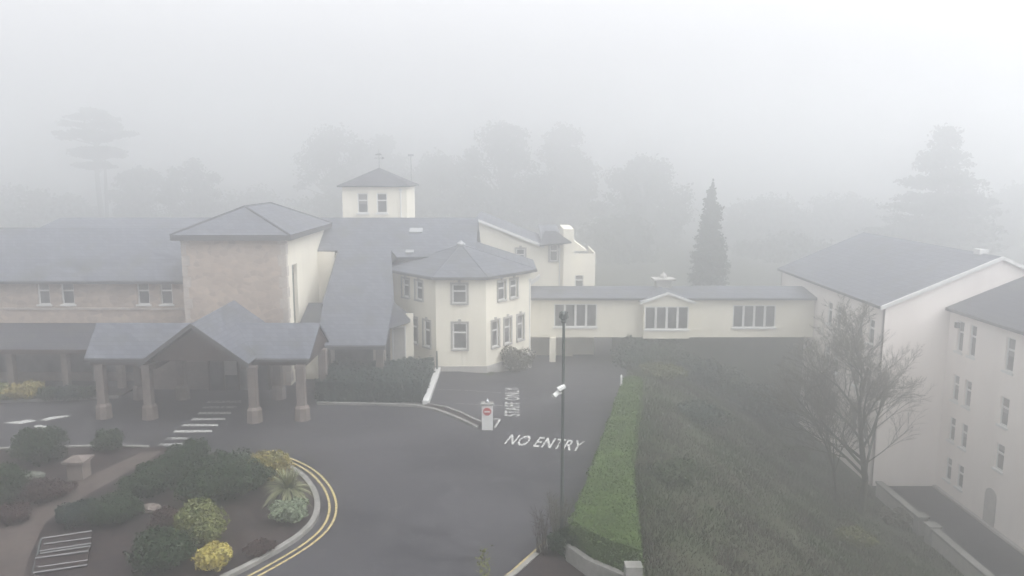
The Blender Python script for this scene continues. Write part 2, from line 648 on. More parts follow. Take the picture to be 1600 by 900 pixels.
outer = smooth_path(outer)
yl = MB()
start = 7
yl.strip(outer[start:], 0.085, 0.006)
yl.strip(offset_path(outer, -0.24)[start:], 0.085, 0.006)
struct(obj("yellow_road_marking", yl, M['yellow']))
kin = offset_path(outer, -0.66)
k = MB()
k.strip(kin, 0.2, 0.0, 0.13)
k.strip([tuple(gz(x, y)[:2]) for x, y in ((-120, 706), (0, 704), (60, 702), (110, 701), (150, 700), (185, 700), (232, 701))], 0.2, 0.0, 0.13)
struct(obj("island_kerb", k, M['kerb']))
bed = MB()
inner = offset_path(outer, -0.76)
left_edge = [(-45, inner[-1][1]), (-45, 31.75), (-15.9, 32.0), (-14.5, 31.9)]
ring = [(x, y) for x, y in inner] + left_edge
bed.prism([(x, y, 0.005) for x, y in ring], (0, 0, 0.085))
struct(obj("planting_bed_ground", bed, M['soil']))
pth = MB()
pl_ = [gz(x, y, 0.1) for x, y in ((-30, 815), (0, 799), (60, 777), (110, 755), (165, 733), (222, 706), (255, 704), (220, 727), (185, 746), (140, 771), (105, 792), (72, 815), (57, 845), (42, 880), (30, 925), (-60, 925))]
pth.poly(pl_)
pth.f[0] = tuple(reversed(pth.f[0])) if False else pth.f[0]
o = obj("path", pth, M['path']); struct(o)
o.data.update()
# tuck-in of the path where it meets the crossing
# ------------------------------------------------------------------ painted markings
def marking(name, mb, mat, label, cat="road marking", group=None):
    o = obj(name, mb, mat)
    return tag(o, label, cat, group)


STR = []
bars = [((322, 377), 628), ((315, 370), 636.5), ((308, 361), 645.5), ((298, 352), 655), ((283, 341), 664.5), ((270, 331), 674)]
for (xa, xb), y in bars:
    a, b = gz(xa, y + 1.9), gz(xb, y + 1.4); c, d = gz(xb, y - 2), gz(xa + 4, y - 1.6)
    STR.append([(p.x, p.y, 0.006) for p in (a, b, c, d)])
zr = thing("zebra_crossing", "worn white zebra stripes crossing from porch to garden path", "zebra crossing", (-15, 36, 0))
for n_, q_ in enumerate(STR):
    zb = MB(); zb.poly(q_)
    obj("stripe", zb, M['line_old'] if n_ < 2 else M['line_w'], zr)
for xa, xb, y in ((257, 292, 685), (246, 286, 694.5)):
    zw = MB()
    a, b = gz(xa, y + 2), gz(xb, y + 1.6); c, d = gz(xb + 4, y - 2), gz(xa + 5, y - 1.8)
    zw.poly([(p.x, p.y, 0.006) for p in (a, b, c, d)])
    obj("stripe", zw, M['line_old'], zr)

ar = MB()
A = lambda x, y: (gz(x, y).x, gz(x, y).y, 0.006)
ar.poly([A(4, 661), A(33, 662.5), A(58, 657.5), A(48, 655.5)])
ar.poly([A(62, 657), A(72, 657.3), A(110, 650.5), A(104, 648.8), A(78, 651.5)])
ar.poly([A(52, 666), A(62, 671), A(86, 673), A(72, 666), A(62, 663.5)])
marking("road_arrow", ar, M['line_w'], "white painted lane arrow on the road left of the porch")


def text_mesh(name, body, O, U, length, height, mat, label, spacing=1.0, bold=0.012):
    cu = bpy.data.curves.new("lettering", 'FONT')
    cu.body = body
    cu.offset = bold
    cu.space_character = spacing
    tmp = bpy.data.objects.new("lettering_source", cu)
    COL.objects.link(tmp)
    dg = bpy.context.evaluated_depsgraph_get()
    me = bpy.data.meshes.new_from_object(tmp.evaluated_get(dg))
    bpy.data.objects.remove(tmp)
    n = len(me.vertices)
    co = np.empty(n * 3, np.float32); me.vertices.foreach_get("co", co); co = co.reshape(-1, 3)
    mn, mx = co.min(0), co.max(0)
    u = (co[:, 0] - mn[0]) / (mx[0] - mn[0]) * length
    v = (co[:, 1] - mn[1]) / (mx[1] - mn[1]) * height
    U = Vector(U).normalized(); V = Vector((-U.y, U.x, 0))
    out = np.stack([O[0] + U.x * u + V.x * v, O[1] + U.y * u + V.y * v, np.full(n, 0.007)], axis=1).astype(np.float32)
    me.vertices.foreach_set("co", out.ravel()); me.update()
    me.materials.clear()
    o = link_mesh(name, me, mat)
    return tag(o, label, "road lettering")


text_mesh("road_lettering", "NO ENTRY", (-0.36, 32.62), (3.3, -0.93, 0), 3.42, 1.32, M['line_w'], "bold white NO ENTRY lettering painted across the dark road", 1.12)
text_mesh("road_lettering", "STAFF ONLY", (0.40, 36.5), (0.0, 1, 0), 5.0, 0.78, M['line_s'], "pale STAFF ONLY lettering painted sideways beside the parking bays", 1.1)

ln = MB()
def seg(mb, p, q, w=0.08, z=0.006):
    a, b = gz(*p), gz(*q)
    mb.strip([(a.x, a.y), (b.x, b.y)], w, z)
seg(ln, (684, 608.5), (740, 610.5)); seg(ln, (740, 610.8), (783, 614))
marking("parking_bay_marking", ln, M['line_old'], "faded white parking bay line nearest the round pavilion's plinth")
ln = MB(); seg(ln, (712, 630.5), (786, 633.8))
marking("parking_bay_marking", ln, M['line_f'], "broken faded parking bay line passing behind the NO ENTRY pillar")
ln = MB(); seg(ln, (768, 654.5), (782, 655), 0.1); seg(ln, (781, 655.5), (773.5, 668), 0.1)
marking("bay_corner_marking", ln, M['line_w'], "white angled corner line painted beside the NO ENTRY pillar")
yl = MB()
yp = [gz(x, y) for x, y in ((770, 914), (800, 893), (828, 868), (847, 851), (855, 845))]
yp = [(p.x, p.y) for p in yp]
yl.strip(yp, 0.09, 0.006)
struct(obj("yellow_road_marking", yl, M['yellow']))
k = MB(); k.strip(offset_path(yp, -0.2) + [(1.75, 24.1), (2.1, 24.3)], 0.16, 0, 0.11)
struct(obj("roadside_kerb", k, M['kerb']))
bd = MB()
bd.prism([(-1.2, 19.5, 0.004), (-0.05, 21.4, 0.004), (1.3, 23.45, 0.004), (1.85, 23.95, 0.004), (2.3, 24.2, 0.004), (3.2, 22, 0.004), (4.0, 19.6, 0.004), (4, 18.5, 0.004)], (0, 0, 0.07))
struct(obj("roadside_bed_ground", bd, M['soil']))

# kerb in front of the dark hedge and the parking strip
k = MB()
k.strip([(-10.1, 38.5), (-8, 38.35), (-6, 38.2), (-4.9, 38.05), (-3.9, 37.4), (-3.1, 36.6), (-2.3, 35.6), (-1.62, 34.7)], 0.17, 0, 0.12)
k.strip([(-4.35, 38.25), (-3.4, 37.75), (-2.6, 36.9), (-1.9, 35.9), (-1.4, 35.3)], 0.12, 0, 0.12)
struct(obj("forecourt_kerb", k, M['kerb']))
k = MB()
k.prism([(x, y, 0.004) for x, y in ((-4.7, 38.05), (-3.85, 37.45), (-3.1, 36.7), (-2.3, 35.75), (-1.6, 34.85), (-1.4, 35.2), (-1.9, 35.8), (-2.65, 36.8), (-3.45, 37.65), (-4.3, 38.15))], (0, 0, 0.1))
struct(obj("kerb_island_ground", k, M['soil']))
k = MB(); k.strip([(-45, 38.5), (-26.7, 38.75), (-22.2, 39.4), (-21, 39.6)], 0.2, 0, 0.13)
struct(obj("lane_kerb", k, M['kerb']))
k = MB(); k.prism([(x, y, 0.004) for x, y in ((-45, 38.6), (-26.7, 38.85), (-22.2, 39.5), (-20.9, 39.7), (-20.9, 41.4), (-45, 41.4))], (0, 0, 0.1))
struct(obj("border_bed_ground", k, M['soil']))


# ------------------------------------------------------------------ walls with openings, windows
def wall_face(mb, O, U, N, width, z0, z1, ops, depth=0.16):
    """front skin of a wall with real recesses; ops = (u0,u1,za,zb)"""
    O, U, N = Vector(O), Vector(U).normalized(), Vector(N).normalized()
    us = sorted({0.0, width, *[q for o_ in ops for q in o_[:2]]})
    zs = sorted({z0, z1, *[q for o_ in ops for q in o_[2:4]]})
    P = lambda u, z, n=0.0: (O.x + U.x * u + N.x * n, O.y + U.y * u + N.y * n, z)
    for i in range(len(us) - 1):
        for j in range(len(zs) - 1):
            um, zm = (us[i] + us[i + 1]) / 2, (zs[j] + zs[j + 1]) / 2
            if any(o_[0] < um < o_[1] and o_[2] < zm < o_[3] for o_ in ops):
                continue
            mb.poly([P(us[i], zs[j]), P(us[i + 1], zs[j]), P(us[i + 1], zs[j + 1]), P(us[i], zs[j + 1])])
    for (a, b, c, d) in [o_[:4] for o_ in ops]:
        mb.poly([P(a, c), P(a, c, -depth), P(b, c, -depth), P(b, c)])
        mb.poly([P(a, d), P(b, d), P(b, d, -depth), P(a, d, -depth)])
        mb.poly([P(a, c), P(a, d), P(a, d, -depth), P(a, c, -depth)])
        mb.poly([P(b, c), P(b, c, -depth), P(b, d, -depth), P(b, d)])


def window(parent, O, U, N, op, style='sash', depth=0.16, sill=True, surround=None, blind=0.0, name="window"):
    a, b, c, d = op[:4]
    f = MB()
    t = 0.07
    n0, n1 = -depth + 0.02, -depth + 0.08
    f.obox(O, U, N, a, a + t, n0, n1, c, d); f.obox(O, U, N, b - t, b, n0, n1, c, d)
    f.obox(O, U, N, a + t, b - t, n0, n1, c, c + t); f.obox(O, U, N, a + t, b - t, n0, n1, d - t, d)
    if style == 'sash':
        zz = d - (d - c) * 0.36
        f.obox(O, U, N, a + t, b - t, n0, n1 + 0.01, zz - 0.045, zz + 0.045)
    elif style == 'quad':
        w = (b - a)
        for q in range(1, 4):
            f.obox(O, U, N, a + w * q / 4 - 0.075, a + w * q / 4 + 0.075, n0, n1 + 0.01, c + t, d - t)
    w_ = obj(name, f, M['wpaint'], parent)
    p = MB(); p.obox(O, U, N, a, b, -depth - 0.03, -depth + 0.03, c, d)
    obj("pane", p, M['glass'], w_)
    if not blind and style == 'sash':
        blind = random.Random(int(a * 977 + c * 311 + O[0] * 53)).choice((0, 0, .25, .4, 0, .55))
    if blind:
        p = MB(); p.obox(O, U, N, a + t, b - t, -depth + 0.033, -depth + 0.04, d - (d - c) * blind, d - t)
        obj("blind", p, M['blind'], w_)
    if sill:
        s = MB(); s.obox(O, U, N, a - 0.08, b + 0.08, -depth + 0.09, 0.09, c - 0.09, c + 0.012)
        obj("sill", s, surround or M['wpaint'], w_)
    if surround:
        s = MB(); q = 0.12
        s.obox(O, U, N, a - q, a, -0.05, 0.035, c - 0.08, d + q); s.obox(O, U, N, b, b + q, -0.05, 0.035, c - 0.08, d + q)
        s.obox(O, U, N, a, b, -0.05, 0.035, d, d + q)
        s.obox(O, U, N, (a + b) / 2 - 0.09, (a + b) / 2 + 0.09, -0.04, 0.055, d - 0.02, d + q + 0.13)
        obj("surround", s, surround, w_)
    return w_


XP, YN = Vector((1, 0, 0)), Vector((0, -1, 0))


def downpipe(parent, x, y, z0, z1, mat=None):
    p = MB(); p.tube([(x, y, z0), (x, y, z1)], [0.045, 0.045], 6)
    p.box(x - 0.1, x + 0.1, y - 0.08, y + 0.06, z1 - 0.02, z1 + 0.18)
    return obj("downpipe", p, mat or M['wpaint'], parent)


# ---- stone wing on the left
bw = thing("stone_wing", "long pink stone wing with slate roof at the left of the tower", "building", (-30, 46, 0))
X0 = -50.0
ops = []
for pa, pb in ((57, 76), (94, 114), (213, 232), (249, 268)):
    a, b = gy(pa, 440, 44).x, gy(pb, 440, 44).x
    ops.append((a - X0, b - X0, 4.28, 5.55))
for xx in (-33.0, -31.6):
    ops.append((xx - X0, xx + .68 - X0, 4.28, 5.55))
w = MB(); O = (X0, 44, 0)
wall_face(w, O, XP, YN, -18.14 - X0, 0, 5.85, ops)
obj("wall", w, M['stone'], bw)
for i, o_ in enumerate(ops):
    window(bw, O, XP, YN, o_, blind=0)
w = MB(); w.box(X0, -18.2, 43.92, 44.02, 3.98, 4.1)
obj("string_course", w, M['quoin'], bw)
r_ = MB()
zr1 = gy(0, 356, 49).z
r_.roof([(X0, 43.55, 5.72), (-18.2, 43.55, 5.72), (-18.2, 49.2, zr1), (X0, 49.2, zr1)])
r_.roof([(X0, 54.5, 5.72), (X0, 49.2, zr1), (-18.2, 49.2, zr1), (-18.2, 54.5, 5.72)])
obj("roof", r_, M['slate'], bw)
r_ = MB()
c0, c1, c2 = gy(95, 340, 53), gy(300, 340, 53), gy(45, 357, 49.5)
r_.roof([(c2.x, 49.4, zr1 - 0.35), (-14, 49.4, zr1 - 0.35), (-14, 53, c1.z), (c0.x, 53, c0.z)])
r_.roof([(c2.x, 49.4, zr1 - 0.35), (c0.x, 53, c0.z), (c2.x - 1.5, 56.5, zr1 - .35)])
r_.roof([(c2.x - 1.5, 56.5, zr1 - .35), (c0.x, 53, c0.z), (-14, 53, c1.z), (-14, 56.5, zr1 - .35)])
obj("rear_roof", r_, M['slate'], bw)
gu = MB(); gu.box(X0, -18.3, 43.46, 43.58, 5.56, 5.7)
obj("gutter", gu, M['fascia'], bw)
# lean-to arcade roof along the foot of the wing
r_ = MB()
r_.roof([(X0, 40.9, 2.35), (-20.9, 40.9, 2.35), (-20.9, 43.95, 3.2), (X0, 43.95, 3.2)], 0.16)
lt = obj("canopy_roof", r_, M['slate_d'], bw)
r_ = MB(); r_.box(X0, -20.9, 40.8, 40.92, 2.1, 2.33)
obj("canopy_beam", r_, M['timber'], bw)
for xx in (-39.5, -36.5, -33.5, -30.6, -27.6, -24.6, -21.6):
    p = MB(); p.box(xx - .17, xx + .17, 41.05, 41.39, 0, 2.15)
    obj("post", p, M['ashlar'], bw)
sh = MB(); sh.box(X0, -21, 43.0, 43.1, 0.5, 2.7)
obj("glazed_screen", sh, M['glass'], bw)
sh = MB(); sh.box(X0, -21, 42.95, 43.15, 0.0, 0.5)
obj("dwarf_wall", sh, M['ashlar'], bw)

# ---- stone tower with white flank
bt = thing("tower_block", "square stone tower block with white flank and hipped slate roof", "building", (-15.3, 46, 0))
w = MB(); wall_face(w, (-18.14, 42, 0), XP, YN, 5.68, 0, 8.55, [])
w.box(-18.14, -17.9, 42.005, 51, 0, 8.55)
obj("wall", w, M['stone'], bt)
w = MB(); slot = (1.1, 2.1, 3.2, gx(457, 414, -12.45).z)
wall_face(w, (-12.45, 42.0, 0), Vector((0, 1, 0)), XP, 9.1, 0, 8.56, [slot], 0.3)
w.box(-18.1, -12.5, 50.9, 51.1, 0, 8.5)
obj("side_wall", w, M['cream'], bt)
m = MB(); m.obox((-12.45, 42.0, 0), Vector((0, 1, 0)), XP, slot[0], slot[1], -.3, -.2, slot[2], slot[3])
obj("slot_shade_panel", m, M['dmetal'], bt)  # dark panel in place of glass, its colour supplies the slot's shade
q = MB()
for i in range(14):
    z = 0.2 + i * 0.6; wd = 0.42 if i % 2 else 0.26
    q.box(-12.47 - wd + 0.03, -12.44 + 0.02, 41.965, 42.0 + (0.26 if i % 2 else 0.42), z, z + 0.56)
obj("quoin_stones", q, M['quoin'], bt)
q = MB()
for i in range(14):
    z = 0.2 + i * 0.6; wd = 0.42 if i % 2 else 0.26
    q.box(-18.17, -18.15 + wd, 41.965, 42.3, z, z + 0.56)
obj("quoin_stones", q, M['quoin'], bt)
e0, e1, f0, f1, ez = -18.55, -12.05, 41.6, 51.45, 8.52
ra, rb = (-15.3, 44.2, 9.95), (-15.3, 48.9, 9.95)
r_ = MB()
r_.roof([(e0, f0, ez), (e1, f0, ez), ra]); r_.roof([(e1, f0, ez), (e1, f1, ez), rb, ra])
r_.roof([(e1, f1, ez), (e0, f1, ez), rb]); r_.roof([(e0, f1, ez), (e0, f0, ez), ra, rb])
rf = obj("roof", r_, M['slate'], bt)
rt = MB()
for a, b in ((ra, rb), ((e1, f0, ez), ra), ((e0, f0, ez), ra), ((e1, f1, ez), rb)):
    rt.tube([a, b], [0.07, 0.07], 6)
obj("ridge_tiles", rt, M['slate_d'], rf)
gu = MB(); gu.box(e0, e1, f0 - .02, f0 + .1, ez - .3, ez - .05); gu.box(e1 - .1, e1 + .02, f0 + .1, f1, ez - .3, ez - .05)
obj("fascia", gu, M['fascia'], bt)
w = MB(); w.box(-12.6, -11.35, 48.9, 52, 0, gy(520, 393, 49).z)
obj("rear_flank_wall", w, M['cream'], bt)

# ---- main hall: big slate roof, cupola, side entrance
bh = thing("main_hall", "hall with large sweeping slate roof behind the entrance porch", "building", (-9, 48, 0))
EY, EZ, RY = 41.2, 2.5, 52.2
RZ = gy(580, 340, RY).z
sl = (RZ - EZ) / (RY - EY)
pz = lambda y: EZ + sl * (y - EY)
r_ = MB()
r_.roof([(-10.75, EY, EZ), (-6.95, EY, EZ), (-6.95, 44.6, pz(44.6)), (-7.72, 48.75, pz(48.75)), (-7.72, 48.9, pz(48.9)), (-11.05, 48.9, pz(48.9)), (-11.05, 44.2, pz(44.2))], 0.2)
r_.roof([(-15, 48.9, pz(48.9)), (-7.7, 48.9, pz(48.9)), (-7.3, 48.3, pz(48.3)), (-3.4, 48.3, pz(48.3)), (-2.3, 48.9, pz(48.9)), (-2.3, RY, RZ), (-15, RY, RZ)], 0.2)
r_.roof([(-15, RY, RZ), (-2.3, RY, RZ), (-2.3, 61, RZ - 4.5), (-15, 61, RZ - 4.5)], 0.2)
rf = obj("roof", r_, M['slate'], bh)
vg = MB()
vg.prism([(-11.13, EY + 3, pz(EY + 3) - .3), (-11.13, 48.9, pz(48.9) - .3), (-11.13, 48.9, pz(48.9) + .05), (-11.13, EY + 3, pz(EY + 3) + .05)], (0.08, 0, 0))
obj("bargeboard", vg, M['fascia'], rf)
gu = MB(); gu.box(-10.8, -6.95, EY - .12, EY + .02, EZ - .22, EZ - .03)
obj("gutter", gu, M['fascia'], bh)
w = MB(); w.box(-10.6, -7.3, 43.2, 43.4, 0, 3.0); w.box(-11.0, -10.8, 43.3, 49, 0, 3.6)
obj("wall", w, M['quoin'], bh)
w = MB(); w.box(-10.2, -8.0, 43.1, 43.19, 0.9, 2.3)
obj("glazed_screen", w, M['glass'], bh)
for xx in (-10.35, -7.35):
    p = MB(); p.box(xx - .2, xx + .2, 41.5, 41.9, 0, 2.45)
    obj("column", p, M['ashlar'], bh)
# hip over the side door
r_ = MB()
hp = gy(613.5, 471, 44.55); hq = gy(641, 503, 44.2); hr = gy(608, 514, 42.6)
r_.roof([hp, hr, hq], 0.08)
r_.roof([hp, hq, (hq.x - .2, 46.3, hq.z)], 0.08)
obj("side_door_roof", r_, M['slate_d'], bh)
w = MB(); w.box(-7.3, -5.9, 44.9, 45.1, 0, 3.55)
obj("side_wall", w, M['cream'], bh)
d0, d1 = gy(616, 560, 44.9).x, gy(633, 560, 44.9).x
dd = MB(); dd.box(d0, d1, 44.82, 44.9, 0.0, 2.75)
dr = obj("door", dd, M['plinth'], bh)
dd = MB(); dd.box(d0 - .08, d0, 44.79, 44.9, 0, 2.83); dd.box(d1, d1 + .08, 44.79, 44.9, 0, 2.83); dd.box(d0, d1, 44.79, 44.9, 2.75, 2.83)
obj("frame", dd, M['wpaint'], dr)
# skylights on the roof
for (x, y, wd, ht) in ((650, 361, 0.85, 0.45), (640, 394, 0.5, 0.3), (718, 382, 0.5, 0.25)):
    yy = 48.0
    for _ in range(30):
        p = gy(x, y, yy); yy += (p.z - pz(yy)) / (sl + 0.2)
    p = gy(x, y, yy)
    U_ = Vector((1, 0, 0)); S_ = Vector((0, 1, sl)).normalized(); Nn = Vector((0, -sl, 1)).normalized()
    c = Vector((p.x, yy, pz(yy)))
    m = MB(); m.prism([c - U_ * wd / 2 - S_ * ht / 2 - Nn * .02, c + U_ * wd / 2 - S_ * ht / 2 - Nn * .02, c + U_ * wd / 2 + S_ * ht / 2 - Nn * .02, c - U_ * wd / 2 + S_ * ht / 2 - Nn * .02], Nn * 0.12)
    if x != 718:
        obj("skylight", m, M['sky_pane'], rf)
# cupola
cx0, cx1, cy0, cy1 = gy(536, 340, 53).x, gy(636, 340, 53).x, 53.0, 57.4
cz1 = gy(580, 290, 53).z
ops = [(gy(558, 300, 53).x - cx0, gy(574.5, 300, 53).x - cx0, gy(560, 333, 53).z, gy(560, 302, 53).z), (gy(588, 300, 53).x - cx0, gy(604.5, 300, 53).x - cx0, gy(560, 333, 53).z, gy(560, 302, 53).z)]
w = MB(); wall_face(w, (cx0, cy0, 0), XP, YN, cx1 - cx0, 7.5, cz1, ops)
wall_face(w, (cx1, cy0, 0), Vector((0, 1, 0)), XP, cy1 - cy0, 7.5, cz1, [])
w.box(cx0, cx0 + .1, cy0 + .01, cy1, 7.5, cz1)
cu = obj("cupola", w, M['cream'], bh)
for o_ in ops:
    window(cu, (cx0, cy0, 0), XP, YN, o_, name="cupola_window")
ap = ((cx0 + cx1) / 2, 55.2, gy(586, 262, 55.2).z)
v_ = .3
cc = [(cx0 - v_, cy0 - v_, cz1), (cx1 + v_, cy0 - v_, cz1), (cx1 + v_, cy1 + v_, cz1), (cx0 - v_, cy1 + v_, cz1)]
r_ = MB()
for i in range(4):
    r_.roof([cc[i], cc[(i + 1) % 4], ap], 0.1)
obj("cupola_roof", r_, M['slate_d'], cu)
v = MB(); t_ = gy(586, 233, 55.2).z
v.tube([ap, (ap[0], ap[1], t_)], [0.03, 0.012], 6)
zc = gy(586, 247, 55.2).z
v.tube([(ap[0] - .35, ap[1], zc), (ap[0] + .35, ap[1], zc)], [0.022, 0.022], 5)
v.prism([(ap[0] + .2, ap[1] - .01, zc - .1), (ap[0] + .42, ap[1] - .01, zc), (ap[0] + .2, ap[1] - .01, zc + .12)], (0, .02, 0))
v.prism([(ap[0] - .3, ap[1] - .01, zc + .2), (ap[0] + .25, ap[1] - .01, zc + .2), (ap[0] + .1, ap[1] - .01, zc + .34), (ap[0] - .2, ap[1] - .01, zc + .3)], (0, .02, 0))
obj("weather_vane", v, M['metal'], cu)
v = MB(); a0 = gy(643, 300, 58)
v.tube([(a0.x, 58, 5.5), (a0.x, 58, gy(643, 241, 58).z)], [0.04, 0.03], 6)
v.box(a0.x - .2, a0.x + .2, 57.95, 58.05, gy(643, 244, 58).z, gy(643, 241, 58).z)
obj("aerial_mast", v, M['metal'], bh)
downpipe(cu, cx1 - .4, cy0 - .05, 7.6, cz1 - .4)

# ---- entrance porch: cross-gabled slate roof on stone columns
bp = thing("entrance_porch", "cross-gabled slate porch on stone columns over the driveway", "porch", (-15, 37.5, 0))
exL, exR = gy(131, 560, 36).x, gy(484, 560, 36).x
ez, rz_, ry_ = 3.05, 4.4, 38.0
sl2 = (rz_ - ez) / 2.0
yb = 40.0
gL, gR, gM = -17.45, -12.3, -14.87     # gable eaves and ridge
gzr = 4.98
r_ = MB()
# the east and west wings of the roof, cut back along the valleys under the gable
sg = (gzr - ez) / (gM - gL)
def vx(z, side): return (gL + (z - ez) / sg) if side < 0 else (gR - (z - ez) / sg)
r_.roof([(exL, 36, ez), (gL + .1, 36, ez), (vx(rz_, -1) + .1, ry_, rz_), (exL - .35, ry_, rz_)], 0.12)
r_.roof([(exL - .35, ry_, rz_), (vx(rz_, -1) + .1, ry_, rz_), (gL + .1, yb, ez), (exL, yb, ez)], 0.12)
r_.roof([(gR - .1, 36, ez), (exR, 36, ez), (exR + .05, ry_, rz_), (vx(rz_, 1) - .1, ry_, rz_)], 0.12)
r_.roof([(vx(rz_, 1) - .1, ry_, rz_), (exR + .05, ry_, rz_), (exR, yb, ez), (gR - .1, yb, ez)], 0.12)
r_.roof([(gL, 34.9, ez + .02), (gM, 34.9, gzr), (gM, 40.5, gzr + .15), (gL, 40.5, ez + .17)], 0.14)
r_.roof([(gM, 34.9, gzr), (gR, 34.9, ez + .02), (gR, 40.5, ez + .17), (gM, 40.5, gzr + .15)], 0.14)
rf = obj("roof", r_, M['slate'], bp)
gb = MB()
gb.prism([(gL + .35, 35.35, ez + .05), (gR - .35, 35.35, ez + .05), (gM, 35.35, gzr - .28)], (0, .1, 0))
obj("gable_boarding", gb, M['timber'], bp)
gb = MB()
for s_, xa in ((1, gL), (-1, gR)):
    gb.prism([(xa, 34.82, ez - .18), (gM, 34.82, gzr - .2), (gM, 34.82, gzr + .03), (xa, 34.82, ez + .05)], (0, .07, 0))
obj("bargeboard", gb, M['fascia'], rf)
gb = MB()
gb.prism([(exR - .15, 36.2, ez), (exR - .15, 39.8, ez), (exR - .15, 38.0, rz_ - .12)], (.1, 0, 0))
obj("end_boarding", gb, M['timber'], bp)
gb = MB()
gb.prism([(exL + .1, 36.2, ez), (exL + .1, 39.8, ez), (exL + .1, 38.0, rz_ - .12)], (.1, 0, 0))
obj("end_boarding", gb, M['timber'], bp)
gb = MB()
gb.box(exL + .2, gL + .3, 36.15, 36.4, ez - .38, ez - .1); gb.box(gR - .3, exR - .2, 36.15, 36.4, ez - .38, ez - .1)
gb.box(exL + .2, exR - .2, 39.5, 39.75, ez - .38, ez - .1)
gb.box(gL + .3, gL + .55, 35.4, 40, ez - .38, ez - .12); gb.box(gR - .55, gR - .3, 35.4, 40, ez - .38, ez - .12)
gb.box(exL + .2, exL + .45, 36.4, 39.5, ez - .38, ez - .1); gb.box(exR - .45, exR - .2, 36.4, 39.5, ez - .38, ez - .1)
obj("beam", gb, M['timber'], bp)
gu = MB(); gu.box(exL, gL + .05, 35.9, 36.02, ez - .16, ez - .02)
obj("gutter", gu, M['fascia'], rf)
gu = MB(); gu.box(gR - .05, exR, 35.9, 36.02, ez - .16, ez - .02)
obj("gutter", gu, M['fascia'], rf)


def column(x, y, top):
    m = MB()
    m.box(x - .19, x + .19, y - .19, y + .19, .7, top)
    c = obj("column", m, M['ashlar'], bp)
    m = MB()
    m.tube([(x, y, 0), (x, y, .1), (x, y, .62), (x, y, .74)], [0.40, 0.39, 0.36, 0.27], 8)
    obj("plinth", m, M['ashlar'], c)
    m = MB(); m.box(x - .22, x + .22, y - .22, y + .22, top - .02, top + .14)
    obj("capital", m, M['ashlar'], c)


for x, y in ((-20.0, 36.3), (-17.7, 36.2), (-12.42, 35.7), (-10.2, 36.0), (-9.95, 39.3), (-12.4, 39.5), (-19.75, 39.5), (-17.5, 39.5)):
    column(x, y, 2.6)
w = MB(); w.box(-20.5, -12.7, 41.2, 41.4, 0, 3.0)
obj("rear_wall", w, M['ashlar'], bp)  # darker stone puts the shade under the canopy into the colour
dd = MB(); dd.box(-16.6, -13.4, 41.05, 41.17, 0, 2.6)
d_ = obj("entrance_door", dd, M['glass'], bp)
dd = MB()
for xx in (-16.65, -15.85, -15.02, -14.2, -13.38):
    dd.box(xx - .05, xx + .05, 40.98, 41.18, 0, 2.65)
dd.box(-16.7, -13.3, 40.98, 41.18, 2.6, 2.72)
obj("frame", dd, M['timber'], d_)
dd = MB(); dd.box(-15.75, -15.1, 40.9, 40.975, 0.9, 2.1)
obj("notice_panel", dd, M['trim'], bp)
# small lobby roof between porch and hall
r_ = MB(); tz = gy(485, 473, 44.5).z
r_.roof([(-12.3, 43.2, 3.1), (-10.7, 43.2, 3.1), (-10.95, 44.5, tz), (-11.95, 44.5, tz)], 0.12)
r_.roof([(-12.3, 43.2, 3.1), (-11.95, 44.5, tz), (-12.3, 46, 3.0)], 0.12)
obj("lobby_roof", r_, M['slate_d'], bh)
w = MB(); w.box(-12.2, -10.9, 43.3, 43.5, 0, 3.1)
obj("lobby_wall", w, M['cream'], bh)

# ---- round (polygonal) pavilion
bo = thing("corner_pavilion", "cream two-storey polygonal pavilion with low slate roof", "building", (-3.2, 48.6, 0))
C = [(-7.75, 53.5), (-7.75, 48.75), (-4.55, 45.1), (-1.55, 45.1), (1.2, 48.6), (1.2, 53.5)]
ZE = 5.78
SIDE = {
    1: ([(1.05, 1.65), (2.85, 3.5)], None, [(1.6, 2.3), (2.95, 3.65)]),
    2: None, 3: None}
wl_ = MB(); pl2 = MB()
wins = []
for i in range(5):
    a, b = Vector((*C[i], 0)), Vector((*C[i + 1], 0))
    U = (b - a).normalized(); N = Vector((U.y, -U.x, 0)); L = (b - a).length
    up, lo = [], []
    if i == 1:
        up = [(1.35, 2.1), (2.5, 3.2)]; lo = [(2.25, 2.95), (3.5, 4.2)]
        up = [(1.3, 2.05), (2.75, 3.5)]; lo = [(2.15, 2.85), (3.55, 4.25)]
    if i == 2:
        up = [(L / 2 - .5, L / 2 + .35)]; lo = [(L / 2 - .5, L / 2 + .35)]
    if i == 3:
        up = [(1.15, 1.85), (2.35, 3.05)]; lo = [(.55, 1.2), (1.75, 2.4), (3.05, 3.7)]
    ops = [(p, q, 4.15, 5.3) for p, q in up] + [(p, q, 1.35, 2.95) for p, q in lo]
    wall_face(wl_, a, U, N, L, 0.0, ZE, ops)
    if i in (1, 2, 3):
        pl2.obox(a, U, N, -.03, L + .03, 0.0, 0.07, -2.3, 0.32)
    wins += [(tuple(a), U, N, o_) for o_ in ops]
wl_.poly([(x, y, ZE - .01) for x, y in C])
obj("wall", wl_, M['cream'], bo)
obj("plinth", pl2, M['plinth'], bo)
for k_, (a, U, N, o_) in enumerate(wins):
    window(bo, a, U, N, o_, surround=M['trim'], blind=0.0)
cen = Vector((-3.3, 48.75, 0)); apx = Vector((-3.25, 48.75, gy(718, 382, 48.75).z))
E_ = []
for (x, y) in C:
    d = Vector((x, y, 0)) - Vector((-3.25, 49.5, 0)); E_.append(Vector((x, y, ZE + .0)) + d.normalized() * 0.38)
E_[0].x -= .0
r_ = MB()
for i in range(5):
    if i == 0 or i == 4:
        continue
    r_.roof([E_[i], E_[i + 1], apx], 0.12)
